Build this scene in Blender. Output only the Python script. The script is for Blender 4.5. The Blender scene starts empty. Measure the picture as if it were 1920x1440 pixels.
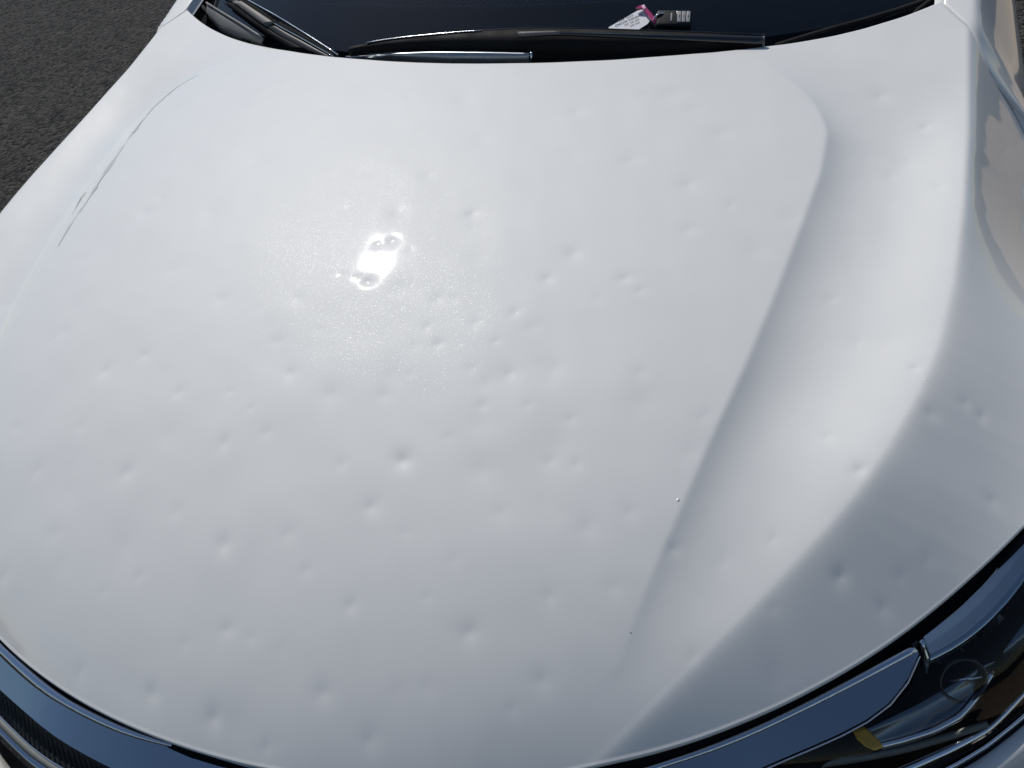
import bpy, bmesh, math, random
import numpy as np
from mathutils import Vector, Matrix
random.seed(7); rng=np.random.default_rng(11)
scene=bpy.context.scene
CAM_LOC=(0.58318,-0.12774,1.52401)
CAM_ROT=[[0.933566, -0.148048, 0.326398], [0.330802, 0.706402, -0.625752], [-0.137926, 0.692154, 0.708448]]
CAM_LENS=27.3901
SUN_DIR=(-0.4780,0.4025,0.7807)

# ---------------------------------------------------------------- camera
cam_d=bpy.data.cameras.new('camera'); cam=bpy.data.objects.new('camera',cam_d); scene.collection.objects.link(cam)
m=Matrix(CAM_ROT).to_4x4(); m.translation=Vector(CAM_LOC); cam.matrix_world=m
cam_d.sensor_width=36; cam_d.lens=CAM_LENS; cam_d.clip_start=.02; cam_d.clip_end=600
scene.camera=cam
# ---------------------------------------------------------------- sky, sun, exposure
sd_=Vector(SUN_DIR).normalized()
SUN_EL=math.asin(sd_.z); SUN_AZ=math.atan2(sd_.x,sd_.y)
world=bpy.data.worlds.new('World'); scene.world=world; world.use_nodes=True
wn=world.node_tree.nodes; wl=world.node_tree.links
sky=wn.new('ShaderNodeTexSky'); sky.sky_type='NISHITA'; sky.sun_disc=False
sky.sun_elevation=SUN_EL; sky.sun_rotation=SUN_AZ; sky.air_density=1.0; sky.dust_density=.25; sky.ozone_density=1.0; sky.altitude=200
wl.new(sky.outputs[0],wn['Background'].inputs[0]); wn['Background'].inputs[1].default_value=.064
sl=bpy.data.lights.new('sun','SUN'); sl.energy=3.2; sl.angle=math.radians(.53); sl.color=(1,.965,.91)
so=bpy.data.objects.new('sun',sl); scene.collection.objects.link(so); so.rotation_mode='QUATERNION'
so.rotation_quaternion=sd_.to_track_quat('Z','Y'); so.location=(-3,4,6)
scene.view_settings.view_transform='Standard'; scene.view_settings.look='None'; scene.view_settings.gamma=1
scene.view_settings.exposure=.07
scene.cycles.use_denoising=True; scene.cycles.use_adaptive_sampling=False
scene.cycles.sample_clamp_indirect=6; scene.cycles.max_bounces=10; scene.cycles.transparent_max_bounces=12
# ---------------------------------------------------------------- measured curves (metres)
D = {
'ridge': [[0.0,0.4594],[0.0157,0.4603],[0.0313,0.4612],[0.047,0.4621],[0.0626,0.463],[0.0783,0.4639],[0.0939,0.4648],[0.1096,0.4656],[0.1253,0.4665],[0.1409,0.4674],[0.1566,0.4683],[0.1722,0.4693],[0.1879,0.471],[0.2035,0.4731],[0.2192,0.4753],[0.2349,0.4781],[0.2505,0.4812],[0.2662,0.4843],[0.2818,0.4874],[0.2975,0.4908],[0.3132,0.4945],[0.3288,0.4981],[0.3445,0.5015],[0.3601,0.5048],[0.3758,0.5079],[0.3914,0.5111],[0.4071,0.5143],[0.4228,0.5176],[0.4384,0.521],[0.4541,0.5244],[0.4697,0.5278],[0.4854,0.5312],[0.501,0.5346],[0.5167,0.538],[0.5324,0.5411],[0.548,0.5439],[0.5637,0.5466],[0.5793,0.5493],[0.595,0.552],[0.6106,0.5547],[0.6263,0.5572],[0.642,0.5595],[0.6576,0.5617],[0.6733,0.564],[0.6889,0.5662],[0.7046,0.5685],[0.7203,0.5708],[0.7359,0.5729],[0.7516,0.5749],[0.7672,0.5769],[0.7829,0.5789],[0.7985,0.5808],[0.8142,0.5828],[0.8299,0.5848],[0.8455,0.5864],[0.8612,0.587],[0.8768,0.5871],[0.8925,0.5871],[0.9081,0.5872],[0.9238,0.587],[0.9395,0.5845],[0.9551,0.5792],[0.9708,0.5732],[0.9864,0.5654],[1.0021,0.5559],[1.0177,0.5431],[1.0334,0.5257],[1.0491,0.5085],[1.0647,0.4922],[1.0804,0.476],[1.096,0.4597],[1.1117,0.4435],[1.1273,0.4273],[1.143,0.411],[1.1587,0.3948],[1.1743,0.3785],[1.19,0.3623],[1.2056,0.346],[1.2213,0.3298],[1.237,0.3135]],
'shoulder': [[0.0,0.3409],[0.0213,0.3629],[0.0426,0.3849],[0.0639,0.4069],[0.0852,0.4289],[0.1065,0.4505],[0.1278,0.4695],[0.1491,0.4861],[0.1704,0.5024],[0.1916,0.5184],[0.2129,0.5338],[0.2342,0.549],[0.2555,0.5641],[0.2768,0.5792],[0.2981,0.5941],[0.3194,0.6089],[0.3407,0.6235],[0.362,0.6375],[0.3833,0.6512],[0.4046,0.6642],[0.4259,0.6753],[0.4472,0.6852],[0.4685,0.6942],[0.4898,0.7024],[0.5111,0.7105],[0.5324,0.7179],[0.5537,0.7237],[0.5749,0.729],[0.5962,0.734],[0.6175,0.7377],[0.6388,0.7406],[0.6601,0.7435],[0.6814,0.7462],[0.7027,0.7483],[0.724,0.75],[0.7453,0.7516],[0.7666,0.7532],[0.7879,0.7548],[0.8092,0.7563],[0.8305,0.7574],[0.8518,0.7581],[0.8731,0.7588],[0.8944,0.7594],[0.9157,0.7601],[0.937,0.7607],[0.9582,0.7612],[0.9795,0.7612],[1.0008,0.7609],[1.0221,0.7606],[1.0434,0.7603],[1.0647,0.7599],[1.086,0.7596],[1.1073,0.7591],[1.1286,0.7584],[1.1499,0.7577],[1.1712,0.7571],[1.1925,0.7564],[1.2138,0.7558],[1.2351,0.7555],[1.2564,0.7555],[1.2777,0.7555],[1.299,0.7555],[1.3203,0.7555],[1.3415,0.7555],[1.3628,0.7555],[1.3841,0.7555],[1.4054,0.7555],[1.4267,0.7555],[1.448,0.7555],[1.4693,0.7555],[1.4906,0.7555],[1.5119,0.7555],[1.5332,0.7555],[1.5545,0.7555],[1.5758,0.7555],[1.5971,0.7555],[1.6184,0.7555],[1.6397,0.7555],[1.661,0.7555],[1.6823,0.7555]],
'front': [0.47293,0.14283,0.13428,0.697],
'rear': [1.00586,0.44866,0.18979,-0.87627,1.01877],
'side': [[0.7188,1.2401],[0.727,1.2283],[0.7351,1.2165],[0.7436,1.2049],[0.7525,1.1937],[0.7613,1.1824],[0.7698,1.1708],[0.7782,1.1593],[0.7879,1.1487],[0.7998,1.1408],[0.8136,1.1371],[0.8279,1.1379],[0.8421,1.1368],[0.8552,1.1312],[0.8636,1.1201],[0.8651,1.1058],[0.8658,1.0915],[0.8664,1.0772],[0.8671,1.0629],[0.8678,1.0486],[0.8685,1.0342],[0.8692,1.0199],[0.8699,1.0056],[0.8706,0.9913],[0.8713,0.977],[0.8725,0.9627],[0.8751,0.9486],[0.8783,0.9346],[0.8814,0.9206],[0.8846,0.9066],[0.8878,0.8927],[0.891,0.8787],[0.8934,0.8646],[0.895,0.8503],[0.8964,0.836],[0.8978,0.8218],[0.8992,0.8075],[0.9007,0.7932],[0.902,0.779],[0.9027,0.7647],[0.9024,0.7503],[0.902,0.736],[0.9015,0.7217],[0.9011,0.7073],[0.9007,0.693],[0.9002,0.6787],[0.8988,0.6644],[0.8964,0.6503],[0.8939,0.6362],[0.8914,0.6221],[0.8888,0.6079],[0.8863,0.5938],[0.8837,0.5797],[0.8808,0.5657],[0.8774,0.5518],[0.8739,0.5379],[0.8705,0.524],[0.867,0.51],[0.8635,0.4961],[0.86,0.4822]],
'dents': [[0.1986,0.3156,0.0097,1.25],[0.16,0.6667,0.0091,0.8],[0.2905,0.579,0.0066,0.8],[0.3821,0.6009,0.0074,0.7],[0.4256,0.7776,0.0083,0.6],[0.167,0.4798,0.0049,0.7],[0.1902,0.4594,0.0056,0.7],[-0.2673,0.3554,0.009,0.7],[-0.1517,0.2362,0.01,0.7],[-0.0297,0.2901,0.0076,0.8],[0.0206,0.1867,0.0101,0.8],[0.1801,0.2601,0.0082,0.8],[0.19,0.1655,0.0063,0.9],[0.3915,0.2291,0.0063,0.6],[0.3204,0.1767,0.0092,0.8],[0.1827,0.0868,0.0083,0.8],[-0.0202,0.0384,0.0086,0.9],[0.0635,0.0369,0.0102,1.0],[0.2402,0.0637,0.0068,0.6],[0.4001,0.1604,0.0078,0.7],[0.6645,0.3381,0.0063,1.3],[0.71,0.3309,0.0069,0.7],[0.6691,0.4341,0.0068,1.0],[0.7136,0.5635,0.0049,0.8],[0.733,0.5159,0.006,0.9],[0.7688,0.5473,0.0054,0.8],[0.7871,0.5428,0.0058,0.9],[0.7117,0.9794,0.0064,0.8],[0.5016,0.3074,0.0053,0.9],[-0.1275,0.3403,0.0063,0.7],[-0.2133,0.3835,0.0077,0.6],[-0.3765,0.6618,0.0082,0.6],[-0.3869,0.6294,0.0116,0.6],[0.3118,0.6249,0.0084,0.8],[0.4047,0.5878,0.0049,0.7],[0.441,0.6975,0.0096,0.5],[0.4849,0.7522,0.0054,0.5],[0.3866,0.3588,0.0057,0.6],[0.3582,0.3539,0.005,0.6],[0.3683,0.4056,0.0051,0.6],[0.021,0.3119,0.0057,0.6],[0.0188,0.387,0.0084,0.6],[-0.1385,0.4778,0.0119,0.5],[-0.014,0.3359,0.0042,0.6],[-0.0536,0.3506,0.0043,0.6],[0.1292,0.2954,0.0061,0.5],[0.2679,0.3961,0.0067,0.6],[0.2858,0.4411,0.0084,0.6],[0.2669,0.5221,0.0056,0.7],[0.2239,0.497,0.0064,0.6],[0.0549,0.6513,0.0159,0.45],[-0.0254,0.7254,0.0061,0.6],[0.0678,0.7289,0.0107,0.45],[-0.0233,0.6477,0.0145,0.4],[0.1655,0.5213,0.0083,0.5],[0.2394,0.8983,0.0113,0.35],[0.1302,0.1838,0.0053,0.6],[0.0869,0.1115,0.0047,0.6],[0.0557,0.1116,0.0072,0.7],[-0.0788,0.1355,0.0061,0.6],[-0.2318,0.1565,0.0096,0.4],[-0.1219,0.1121,0.0045,0.5],[-0.3007,0.1045,0.0081,0.6],[-0.2485,0.0335,0.01,0.5],[-0.3029,0.2219,0.0081,0.5],[-0.3818,0.2703,0.0064,0.5],[0.2687,0.1932,0.0036,0.5],[0.4515,0.256,0.0077,0.45],[0.4131,0.2998,0.0106,0.4],[0.5388,0.2246,0.005,0.6],[0.606,0.2884,0.0043,0.6],[0.7235,0.3625,0.0054,0.5],[0.7473,0.3855,0.0063,0.5],[0.805,0.464,0.0066,0.7],[0.6339,0.4659,0.0038,0.6],[0.5961,0.3493,0.0051,0.5],[-0.154,0.8137,0.0156,0.3],[-0.2385,0.7479,0.0158,0.3],[0.4483,0.8897,0.0109,0.35],[0.3402,0.8072,0.0104,0.35],[0.6498,1.034,0.0099,0.5],[0.6741,0.8818,0.008,0.45],[0.7308,0.8596,0.006,0.5],[0.6211,0.6507,0.0068,0.4],[0.6552,0.595,0.0066,0.4],[0.5064,0.4489,0.0067,0.4],[0.4293,0.4787,0.0083,0.35],[0.4518,0.3274,0.0071,0.45],[0.3226,0.2903,0.0064,0.4],[0.2863,0.2329,0.0057,0.4],[0.0947,0.2131,0.0077,0.45],[-0.0574,0.2059,0.0068,0.4],[-0.2598,0.2793,0.0078,0.4],[-0.3882,0.4105,0.0087,0.35],[-0.0212,0.4911,0.0089,0.45],[0.1488,0.383,0.0086,0.35],[0.2275,0.244,0.0058,0.35],[0.3772,0.1298,0.0057,0.5],[0.2897,0.1207,0.0065,0.4],[0.1319,0.03,0.0064,0.6],[-0.1303,0.0361,0.0074,0.5],[0.0078,0.0866,0.0058,0.4],[0.1857,0.5252,0.0058,0.4],[0.2575,0.4778,0.0031,0.55],[0.2949,0.5075,0.0071,0.35],[0.1708,0.4153,0.0031,0.4],[0.2409,0.4376,0.0062,0.45],[0.3584,0.5638,0.004,0.35],[0.318,0.4086,0.003,0.5],[0.0313,0.4495,0.0051,0.4],[-0.0205,0.426,0.0087,0.35],[0.2411,0.3513,0.0033,0.4],[0.3346,0.4602,0.0114,0.35],[0.083,0.3701,0.0137,0.35],[0.2873,0.3263,0.0131,0.35],[0.0685,0.6013,0.0068,1.1],[0.0505,0.593,0.0054,0.8],[0.0638,0.5309,0.0074,1.2],[0.0447,0.5351,0.0044,0.7],[0.0213,0.5371,0.0036,0.6]],
'streak': [[-0.5497,1.0226,0.9603],[-0.5594,1.0181,0.9575],[-0.5689,1.0133,0.9547],[-0.5777,1.0074,0.9518],[-0.5858,1.0005,0.9489],[-0.593,0.9926,0.9461],[-0.5981,0.9833,0.9435],[-0.6019,0.9732,0.9411],[-0.6055,0.963,0.9387],[-0.6093,0.953,0.9363],[-0.6119,0.9425,0.9343],[-0.6104,0.9317,0.9339],[-0.6065,0.9214,0.9346],[-0.6024,0.9112,0.9354],[-0.5982,0.901,0.9362],[-0.5941,0.8908,0.9369],[-0.5901,0.8805,0.9376],[-0.5869,0.87,0.9375],[-0.5845,0.8593,0.9367],[-0.5825,0.8485,0.9357],[-0.5804,0.8377,0.9347],[-0.5782,0.8269,0.9336],[-0.576,0.8162,0.9324],[-0.5737,0.8055,0.9312],[-0.5714,0.7948,0.93],[-0.5691,0.7841,0.9288],[-0.5671,0.7733,0.9274],[-0.5655,0.7625,0.926],[-0.564,0.7517,0.9245],[-0.5623,0.7409,0.9229],[-0.5605,0.7301,0.9214],[-0.5586,0.7193,0.9199],[-0.5567,0.7086,0.9183],[-0.5546,0.6979,0.9168],[-0.5523,0.6872,0.9152],[-0.55,0.6765,0.9136],[-0.5479,0.6658,0.912],[-0.5462,0.6551,0.9102],[-0.545,0.6443,0.9083],[-0.544,0.6335,0.9063],[-0.5432,0.6227,0.9042],[-0.542,0.6119,0.9022],[-0.5405,0.6012,0.9002],[-0.5386,0.5905,0.8982],[-0.5364,0.5799,0.8963],[-0.534,0.5693,0.8943]],
'streak2': [[-0.5881,0.7012,0.9045],[-0.5894,0.6952,0.9026],[-0.5906,0.6891,0.9008],[-0.5883,0.6832,0.9005],[-0.585,0.6777,0.9008],[-0.5816,0.6722,0.901],[-0.5782,0.6666,0.9013],[-0.5749,0.6611,0.9016],[-0.5715,0.6556,0.902],[-0.5682,0.65,0.9025],[-0.5648,0.6445,0.9029],[-0.5615,0.639,0.9034]],
'speck': [[0.4967,0.3531,0.8393,0.0026],[0.7247,0.55,0.8693,0.0012]],
'fleck': [[0.4881,0.7832,0.9402,0.0012],[0.4767,0.2235,0.7827,0.0008]],
'wing_a': [[-0.7401,0.3226,0.7176],[-0.7207,0.3025,0.7133],[-0.7011,0.2826,0.7091],[-0.6811,0.2632,0.7051],[-0.6604,0.2443,0.7015],[-0.6392,0.226,0.6981],[-0.6174,0.2082,0.6951],[-0.5952,0.1911,0.6923],[-0.5723,0.1747,0.6899],[-0.549,0.1589,0.6878],[-0.5252,0.1438,0.6859],[-0.501,0.1295,0.6844],[-0.4763,0.1159,0.6831],[-0.4512,0.103,0.6821],[-0.4257,0.0908,0.6813],[-0.3999,0.0795,0.6808],[-0.3737,0.0688,0.6804],[-0.3473,0.059,0.6802],[-0.3205,0.05,0.6801],[-0.2934,0.0421,0.6801],[-0.266,0.0353,0.6803],[-0.2385,0.0289,0.6805],[-0.211,0.0227,0.6807],[-0.1833,0.0169,0.6809],[-0.1555,0.0124,0.6811],[-0.1274,0.0097,0.6814],[-0.0992,0.0079,0.6816],[-0.071,0.0065,0.6817],[-0.0428,0.0059,0.6819],[-0.0146,0.0063,0.6819],[0.0136,0.0073,0.6819],[0.0419,0.0085,0.6819],[0.0701,0.0098,0.6818],[0.0982,0.0117,0.6816],[0.1263,0.0146,0.6814],[0.1543,0.0181,0.6812],[0.1823,0.0221,0.6809],[0.2101,0.0267,0.6807],[0.2378,0.032,0.6805],[0.2655,0.0377,0.6803],[0.293,0.044,0.6802],[0.3202,0.0515,0.6802],[0.3471,0.06,0.6803],[0.3739,0.0689,0.6805],[0.4005,0.0785,0.6809],[0.4265,0.0893,0.6814],[0.452,0.1014,0.6822],[0.477,0.1146,0.6832],[0.5014,0.1287,0.6844],[0.5253,0.1436,0.686],[0.5489,0.159,0.6878],[0.572,0.1751,0.6899],[0.5947,0.1918,0.6923],[0.6169,0.2089,0.695],[0.6387,0.2265,0.6982],[0.6603,0.2444,0.7016],[0.6817,0.2625,0.7054],[0.7029,0.2806,0.7096],[0.7241,0.2987,0.7142],[0.7454,0.3166,0.719]],
'wing_b': [[-0.7472,0.3161,0.7165],[-0.7277,0.2959,0.712],[-0.708,0.2759,0.7076],[-0.6878,0.2563,0.7034],[-0.667,0.2373,0.6996],[-0.6456,0.2188,0.6961],[-0.6237,0.2009,0.6929],[-0.6013,0.1837,0.69],[-0.5783,0.1671,0.6875],[-0.5548,0.1512,0.6853],[-0.5309,0.136,0.6833],[-0.5064,0.1215,0.6817],[-0.4816,0.1078,0.6804],[-0.4563,0.0948,0.6793],[-0.4306,0.0825,0.6785],[-0.4046,0.071,0.6778],[-0.3782,0.0603,0.6774],[-0.3516,0.0503,0.6772],[-0.3247,0.0411,0.6771],[-0.2974,0.033,0.6771],[-0.2699,0.0257,0.6773],[-0.2423,0.0188,0.6774],[-0.2145,0.0127,0.6777],[-0.1865,0.0079,0.6779],[-0.1582,0.0046,0.6781],[-0.1299,0.002,0.6784],[-0.1015,0.0001,0.6786],[-0.0731,-0.0007,0.6788],[-0.0446,-0.0,0.6789],[-0.0163,0.0022,0.6789],[0.012,0.0051,0.6789],[0.0404,0.0076,0.6789],[0.0688,0.0096,0.6788],[0.0971,0.0115,0.6786],[0.1255,0.0138,0.6784],[0.1539,0.0162,0.6781],[0.1822,0.0189,0.6779],[0.2104,0.0226,0.6777],[0.2384,0.0273,0.6775],[0.2664,0.0327,0.6773],[0.2942,0.0387,0.6772],[0.3217,0.0459,0.6772],[0.3489,0.0542,0.6773],[0.376,0.063,0.6776],[0.4028,0.0726,0.6779],[0.429,0.0835,0.6785],[0.4547,0.0958,0.6793],[0.4796,0.1095,0.6803],[0.5038,0.1244,0.6816],[0.5276,0.1398,0.6831],[0.5516,0.1551,0.685],[0.5752,0.1708,0.6872],[0.5982,0.1874,0.6897],[0.6206,0.2047,0.6925],[0.6426,0.2224,0.6957],[0.6645,0.2403,0.6993],[0.6861,0.2583,0.7032],[0.7076,0.2764,0.7077],[0.729,0.2946,0.7124],[0.7502,0.3129,0.7172]],
'wing_c': [[-0.7674,0.298,0.7039],[-0.7473,0.2772,0.6988],[-0.7269,0.2566,0.6939],[-0.7061,0.2364,0.6892],[-0.6847,0.2168,0.6849],[-0.6627,0.1977,0.6809],[-0.6401,0.1793,0.6773],[-0.6169,0.1616,0.674],[-0.5932,0.1445,0.6711],[-0.569,0.1281,0.6686],[-0.5442,0.1124,0.6664],[-0.519,0.0975,0.6645],[-0.4933,0.0833,0.663],[-0.4672,0.0699,0.6617],[-0.4407,0.0573,0.6608],[-0.4138,0.0455,0.6601],[-0.3866,0.0345,0.6596],[-0.359,0.0242,0.6592],[-0.3312,0.0149,0.6591],[-0.303,0.0068,0.6591],[-0.2744,-0.0002,0.6593],[-0.2458,-0.0067,0.6595],[-0.2171,-0.0131,0.6597],[-0.1884,-0.0193,0.6599],[-0.1595,-0.0245,0.6601],[-0.1304,-0.0282,0.6604],[-0.1011,-0.0308,0.6606],[-0.0718,-0.0327,0.6607],[-0.0424,-0.0338,0.6608],[-0.0131,-0.0344,0.6609],[0.0163,-0.0343,0.6609],[0.0456,-0.0331,0.6608],[0.0749,-0.0309,0.6607],[0.1042,-0.0284,0.6605],[0.1334,-0.0252,0.6603],[0.1625,-0.0209,0.6601],[0.1913,-0.0156,0.6599],[0.2202,-0.0099,0.6597],[0.249,-0.0043,0.6595],[0.2778,0.0015,0.6593],[0.3064,0.0082,0.6592],[0.3346,0.0164,0.6592],[0.3624,0.026,0.6595],[0.3899,0.0362,0.6598],[0.4171,0.0473,0.6603],[0.4437,0.0596,0.6611],[0.4699,0.0728,0.6621],[0.4959,0.0865,0.6633],[0.5213,0.1011,0.6648],[0.5461,0.1169,0.6666],[0.5701,0.1336,0.6687],[0.5935,0.1511,0.6712],[0.6167,0.169,0.674],[0.64,0.1866,0.6772],[0.6635,0.2037,0.681],[0.6869,0.2211,0.6854],[0.7091,0.2396,0.6906],[0.7286,0.2604,0.6973],[0.7428,0.2844,0.7063],[0.7513,0.3104,0.717]],
'grille_a': [[-0.7688,0.2967,0.6873],[-0.7493,0.2764,0.6823],[-0.7296,0.2563,0.6774],[-0.7094,0.2366,0.6728],[-0.6886,0.2174,0.6686],[-0.6672,0.1988,0.6646],[-0.6453,0.1808,0.661],[-0.6229,0.1634,0.6578],[-0.5999,0.1466,0.6548],[-0.5764,0.1305,0.6523],[-0.5525,0.1151,0.65],[-0.528,0.1003,0.6481],[-0.5032,0.0863,0.6465],[-0.4779,0.073,0.6452],[-0.4523,0.0604,0.6441],[-0.4262,0.0486,0.6433],[-0.3999,0.0375,0.6427],[-0.3732,0.0271,0.6424],[-0.3463,0.0176,0.6421],[-0.319,0.0089,0.6421],[-0.2914,0.0015,0.6422],[-0.2636,-0.005,0.6424],[-0.2357,-0.0114,0.6426],[-0.2078,-0.0178,0.6428],[-0.1798,-0.0235,0.643],[-0.1515,-0.0275,0.6432],[-0.1231,-0.0301,0.6434],[-0.0945,-0.0322,0.6436],[-0.066,-0.0336,0.6438],[-0.0374,-0.0343,0.6439],[-0.0088,-0.0347,0.6439],[0.0198,-0.0343,0.6439],[0.0483,-0.0326,0.6438],[0.0768,-0.0305,0.6437],[0.1053,-0.0282,0.6435],[0.1338,-0.0252,0.6433],[0.162,-0.0209,0.6431],[0.1902,-0.0157,0.6429],[0.2183,-0.0105,0.6427],[0.2464,-0.0052,0.6425],[0.2745,0.0,0.6423],[0.3024,0.006,0.6421],[0.3299,0.0139,0.6422],[0.3569,0.0234,0.6424],[0.3837,0.0332,0.6427],[0.4103,0.0437,0.6431],[0.4363,0.0556,0.6438],[0.4618,0.0684,0.6448],[0.4873,0.0814,0.6458],[0.5127,0.0944,0.6469]],
'grille_b': [[-0.785,0.2821,0.6601],[-0.7652,0.2615,0.6547],[-0.7452,0.2411,0.6493],[-0.7247,0.2211,0.6443],[-0.7036,0.2017,0.6396],[-0.682,0.1827,0.6353],[-0.6597,0.1644,0.6314],[-0.637,0.1467,0.6278],[-0.6137,0.1296,0.6245],[-0.5899,0.1132,0.6217],[-0.5655,0.0975,0.6192],[-0.5407,0.0825,0.6171],[-0.5155,0.0682,0.6153],[-0.4899,0.0546,0.6138],[-0.4638,0.0417,0.6126],[-0.4374,0.0296,0.6116],[-0.4106,0.0183,0.611],[-0.3836,0.0077,0.6105],[-0.3562,-0.0021,0.6102],[-0.3286,-0.0111,0.6101],[-0.3006,-0.019,0.6101],[-0.2724,-0.0261,0.6103],[-0.2442,-0.033,0.6104],[-0.2158,-0.0392,0.6106],[-0.1871,-0.0436,0.6109],[-0.1581,-0.0465,0.6111],[-0.1292,-0.0489,0.6113],[-0.1002,-0.0511,0.6115],[-0.0712,-0.0532,0.6117],[-0.0422,-0.0547,0.6119],[-0.0131,-0.0543,0.6119],[0.0159,-0.0527,0.6118],[0.0449,-0.0508,0.6117],[0.0739,-0.049,0.6116],[0.1029,-0.0468,0.6115],[0.1318,-0.0434,0.6114],[0.1605,-0.0386,0.6112],[0.189,-0.0333,0.6109],[0.2176,-0.0281,0.6107],[0.2462,-0.0228,0.6105],[0.2748,-0.0175,0.6103],[0.3032,-0.0114,0.6101],[0.3311,-0.0032,0.6102],[0.3585,0.0065,0.6104],[0.3858,0.0166,0.6107],[0.4127,0.0275,0.6111],[0.4387,0.0405,0.6119],[0.4641,0.0546,0.6129],[0.4893,0.0689,0.614],[0.5146,0.0832,0.615]],
'grille_c': [[-0.7917,0.2761,0.6572],[-0.7717,0.2554,0.6516],[-0.7517,0.2348,0.646],[-0.7311,0.2147,0.6408],[-0.7098,0.1952,0.636],[-0.6881,0.1761,0.6315],[-0.6657,0.1577,0.6274],[-0.6428,0.1399,0.6236],[-0.6194,0.1227,0.6203],[-0.5954,0.1062,0.6173],[-0.5709,0.0903,0.6147],[-0.546,0.0752,0.6125],[-0.5206,0.0607,0.6106],[-0.4948,0.047,0.609],[-0.4686,0.0341,0.6078],[-0.442,0.0219,0.6068],[-0.4151,0.0104,0.6061],[-0.3879,-0.0003,0.6055],[-0.3603,-0.0102,0.6052],[-0.3325,-0.0193,0.6051],[-0.3044,-0.0273,0.6051],[-0.276,-0.0345,0.6053],[-0.2476,-0.0415,0.6054],[-0.219,-0.0476,0.6056],[-0.1901,-0.0519,0.6058],[-0.1609,-0.0547,0.6061],[-0.1318,-0.0571,0.6063],[-0.1026,-0.0595,0.6065],[-0.0734,-0.0617,0.6067],[-0.0442,-0.0632,0.6068],[-0.015,-0.0628,0.6069],[0.0143,-0.0612,0.6068],[0.0435,-0.0594,0.6067],[0.0727,-0.0576,0.6066],[0.1019,-0.0556,0.6065],[0.131,-0.0524,0.6064],[0.1598,-0.0477,0.6062],[0.1886,-0.0423,0.606],[0.2174,-0.0369,0.6057],[0.2461,-0.0315,0.6055],[0.2749,-0.0261,0.6053],[0.3035,-0.0201,0.6052],[0.3316,-0.012,0.6052],[0.3592,-0.0022,0.6054],[0.3867,0.0079,0.6057],[0.4138,0.0189,0.6061],[0.44,0.0319,0.6069],[0.4655,0.0461,0.608],[0.491,0.0605,0.609],[0.5164,0.0749,0.6101]],
'grille_d': [[-0.7993,0.2692,0.6496],[-0.7792,0.2484,0.6438],[-0.759,0.2277,0.638],[-0.7383,0.2074,0.6326],[-0.7169,0.1877,0.6275],[-0.6949,0.1685,0.6228],[-0.6724,0.15,0.6186],[-0.6493,0.132,0.6147],[-0.6257,0.1146,0.6112],[-0.6016,0.098,0.6081],[-0.5769,0.082,0.6053],[-0.5518,0.0667,0.603],[-0.5262,0.0521,0.601],[-0.5002,0.0383,0.5993],[-0.4738,0.0252,0.598],[-0.447,0.0129,0.597],[-0.4199,0.0013,0.5962],[-0.3924,-0.0095,0.5956],[-0.3647,-0.0195,0.5953],[-0.3367,-0.0287,0.5951],[-0.3083,-0.0369,0.5951],[-0.2797,-0.0443,0.5952],[-0.2511,-0.0513,0.5954],[-0.2223,-0.0576,0.5956],[-0.1931,-0.0624,0.5958],[-0.1639,-0.066,0.5961],[-0.1345,-0.0689,0.5963],[-0.1051,-0.0716,0.5965],[-0.0757,-0.0742,0.5967],[-0.0463,-0.076,0.5968],[-0.0168,-0.0758,0.5968],[0.0127,-0.0744,0.5968],[0.0422,-0.0728,0.5967],[0.0716,-0.0713,0.5966],[0.1011,-0.0695,0.5965],[0.1304,-0.0663,0.5964],[0.1595,-0.0613,0.5962],[0.1885,-0.0557,0.596],[0.2174,-0.0501,0.5957],[0.2464,-0.0444,0.5955],[0.2753,-0.0388,0.5953],[0.3042,-0.0326,0.5952],[0.3326,-0.0245,0.5952],[0.3604,-0.0146,0.5954],[0.388,-0.0044,0.5957],[0.4154,0.0067,0.5962],[0.4418,0.0197,0.597],[0.4676,0.034,0.5981],[0.4933,0.0485,0.5992],[0.519,0.063,0.6003]],
'lens_top': [[0.6063,0.1646,0.6563],[0.6154,0.1713,0.6575],[0.6245,0.178,0.6587],[0.6337,0.1846,0.6601],[0.6428,0.1912,0.6615],[0.652,0.1978,0.6629],[0.6612,0.2044,0.6643],[0.6703,0.211,0.6659],[0.6794,0.2175,0.6677],[0.6885,0.2241,0.6694],[0.6976,0.2307,0.6711],[0.7063,0.2378,0.6733],[0.7146,0.2451,0.6758],[0.723,0.2524,0.6783],[0.7306,0.2601,0.6814],[0.7377,0.2682,0.6853],[0.7442,0.2763,0.6895],[0.7481,0.285,0.6958],[0.7511,0.2939,0.7019],[0.7517,0.3038,0.7076],[0.7524,0.3136,0.7133],[0.7537,0.3225,0.7202],[0.7592,0.3309,0.7245],[0.7665,0.339,0.7276],[0.7737,0.3476,0.7298],[0.7809,0.3561,0.7319],[0.7879,0.3649,0.734],[0.7944,0.3739,0.7361],[0.8009,0.383,0.7383],[0.8075,0.392,0.7404],[0.8133,0.4016,0.7424],[0.8189,0.4113,0.7444],[0.8245,0.421,0.7463],[0.8299,0.4308,0.7483],[0.835,0.4408,0.7502],[0.8401,0.4508,0.7521],[0.8451,0.4608,0.7541],[0.8499,0.4709,0.756],[0.8547,0.4811,0.758],[0.8595,0.4912,0.76],[0.8643,0.5013,0.7619],[0.8685,0.5117,0.7637],[0.8725,0.5222,0.7656],[0.8766,0.5327,0.7674],[0.8807,0.5431,0.7692],[0.8847,0.5536,0.771],[0.8888,0.5641,0.7728],[0.8929,0.5745,0.7747]],
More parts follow.
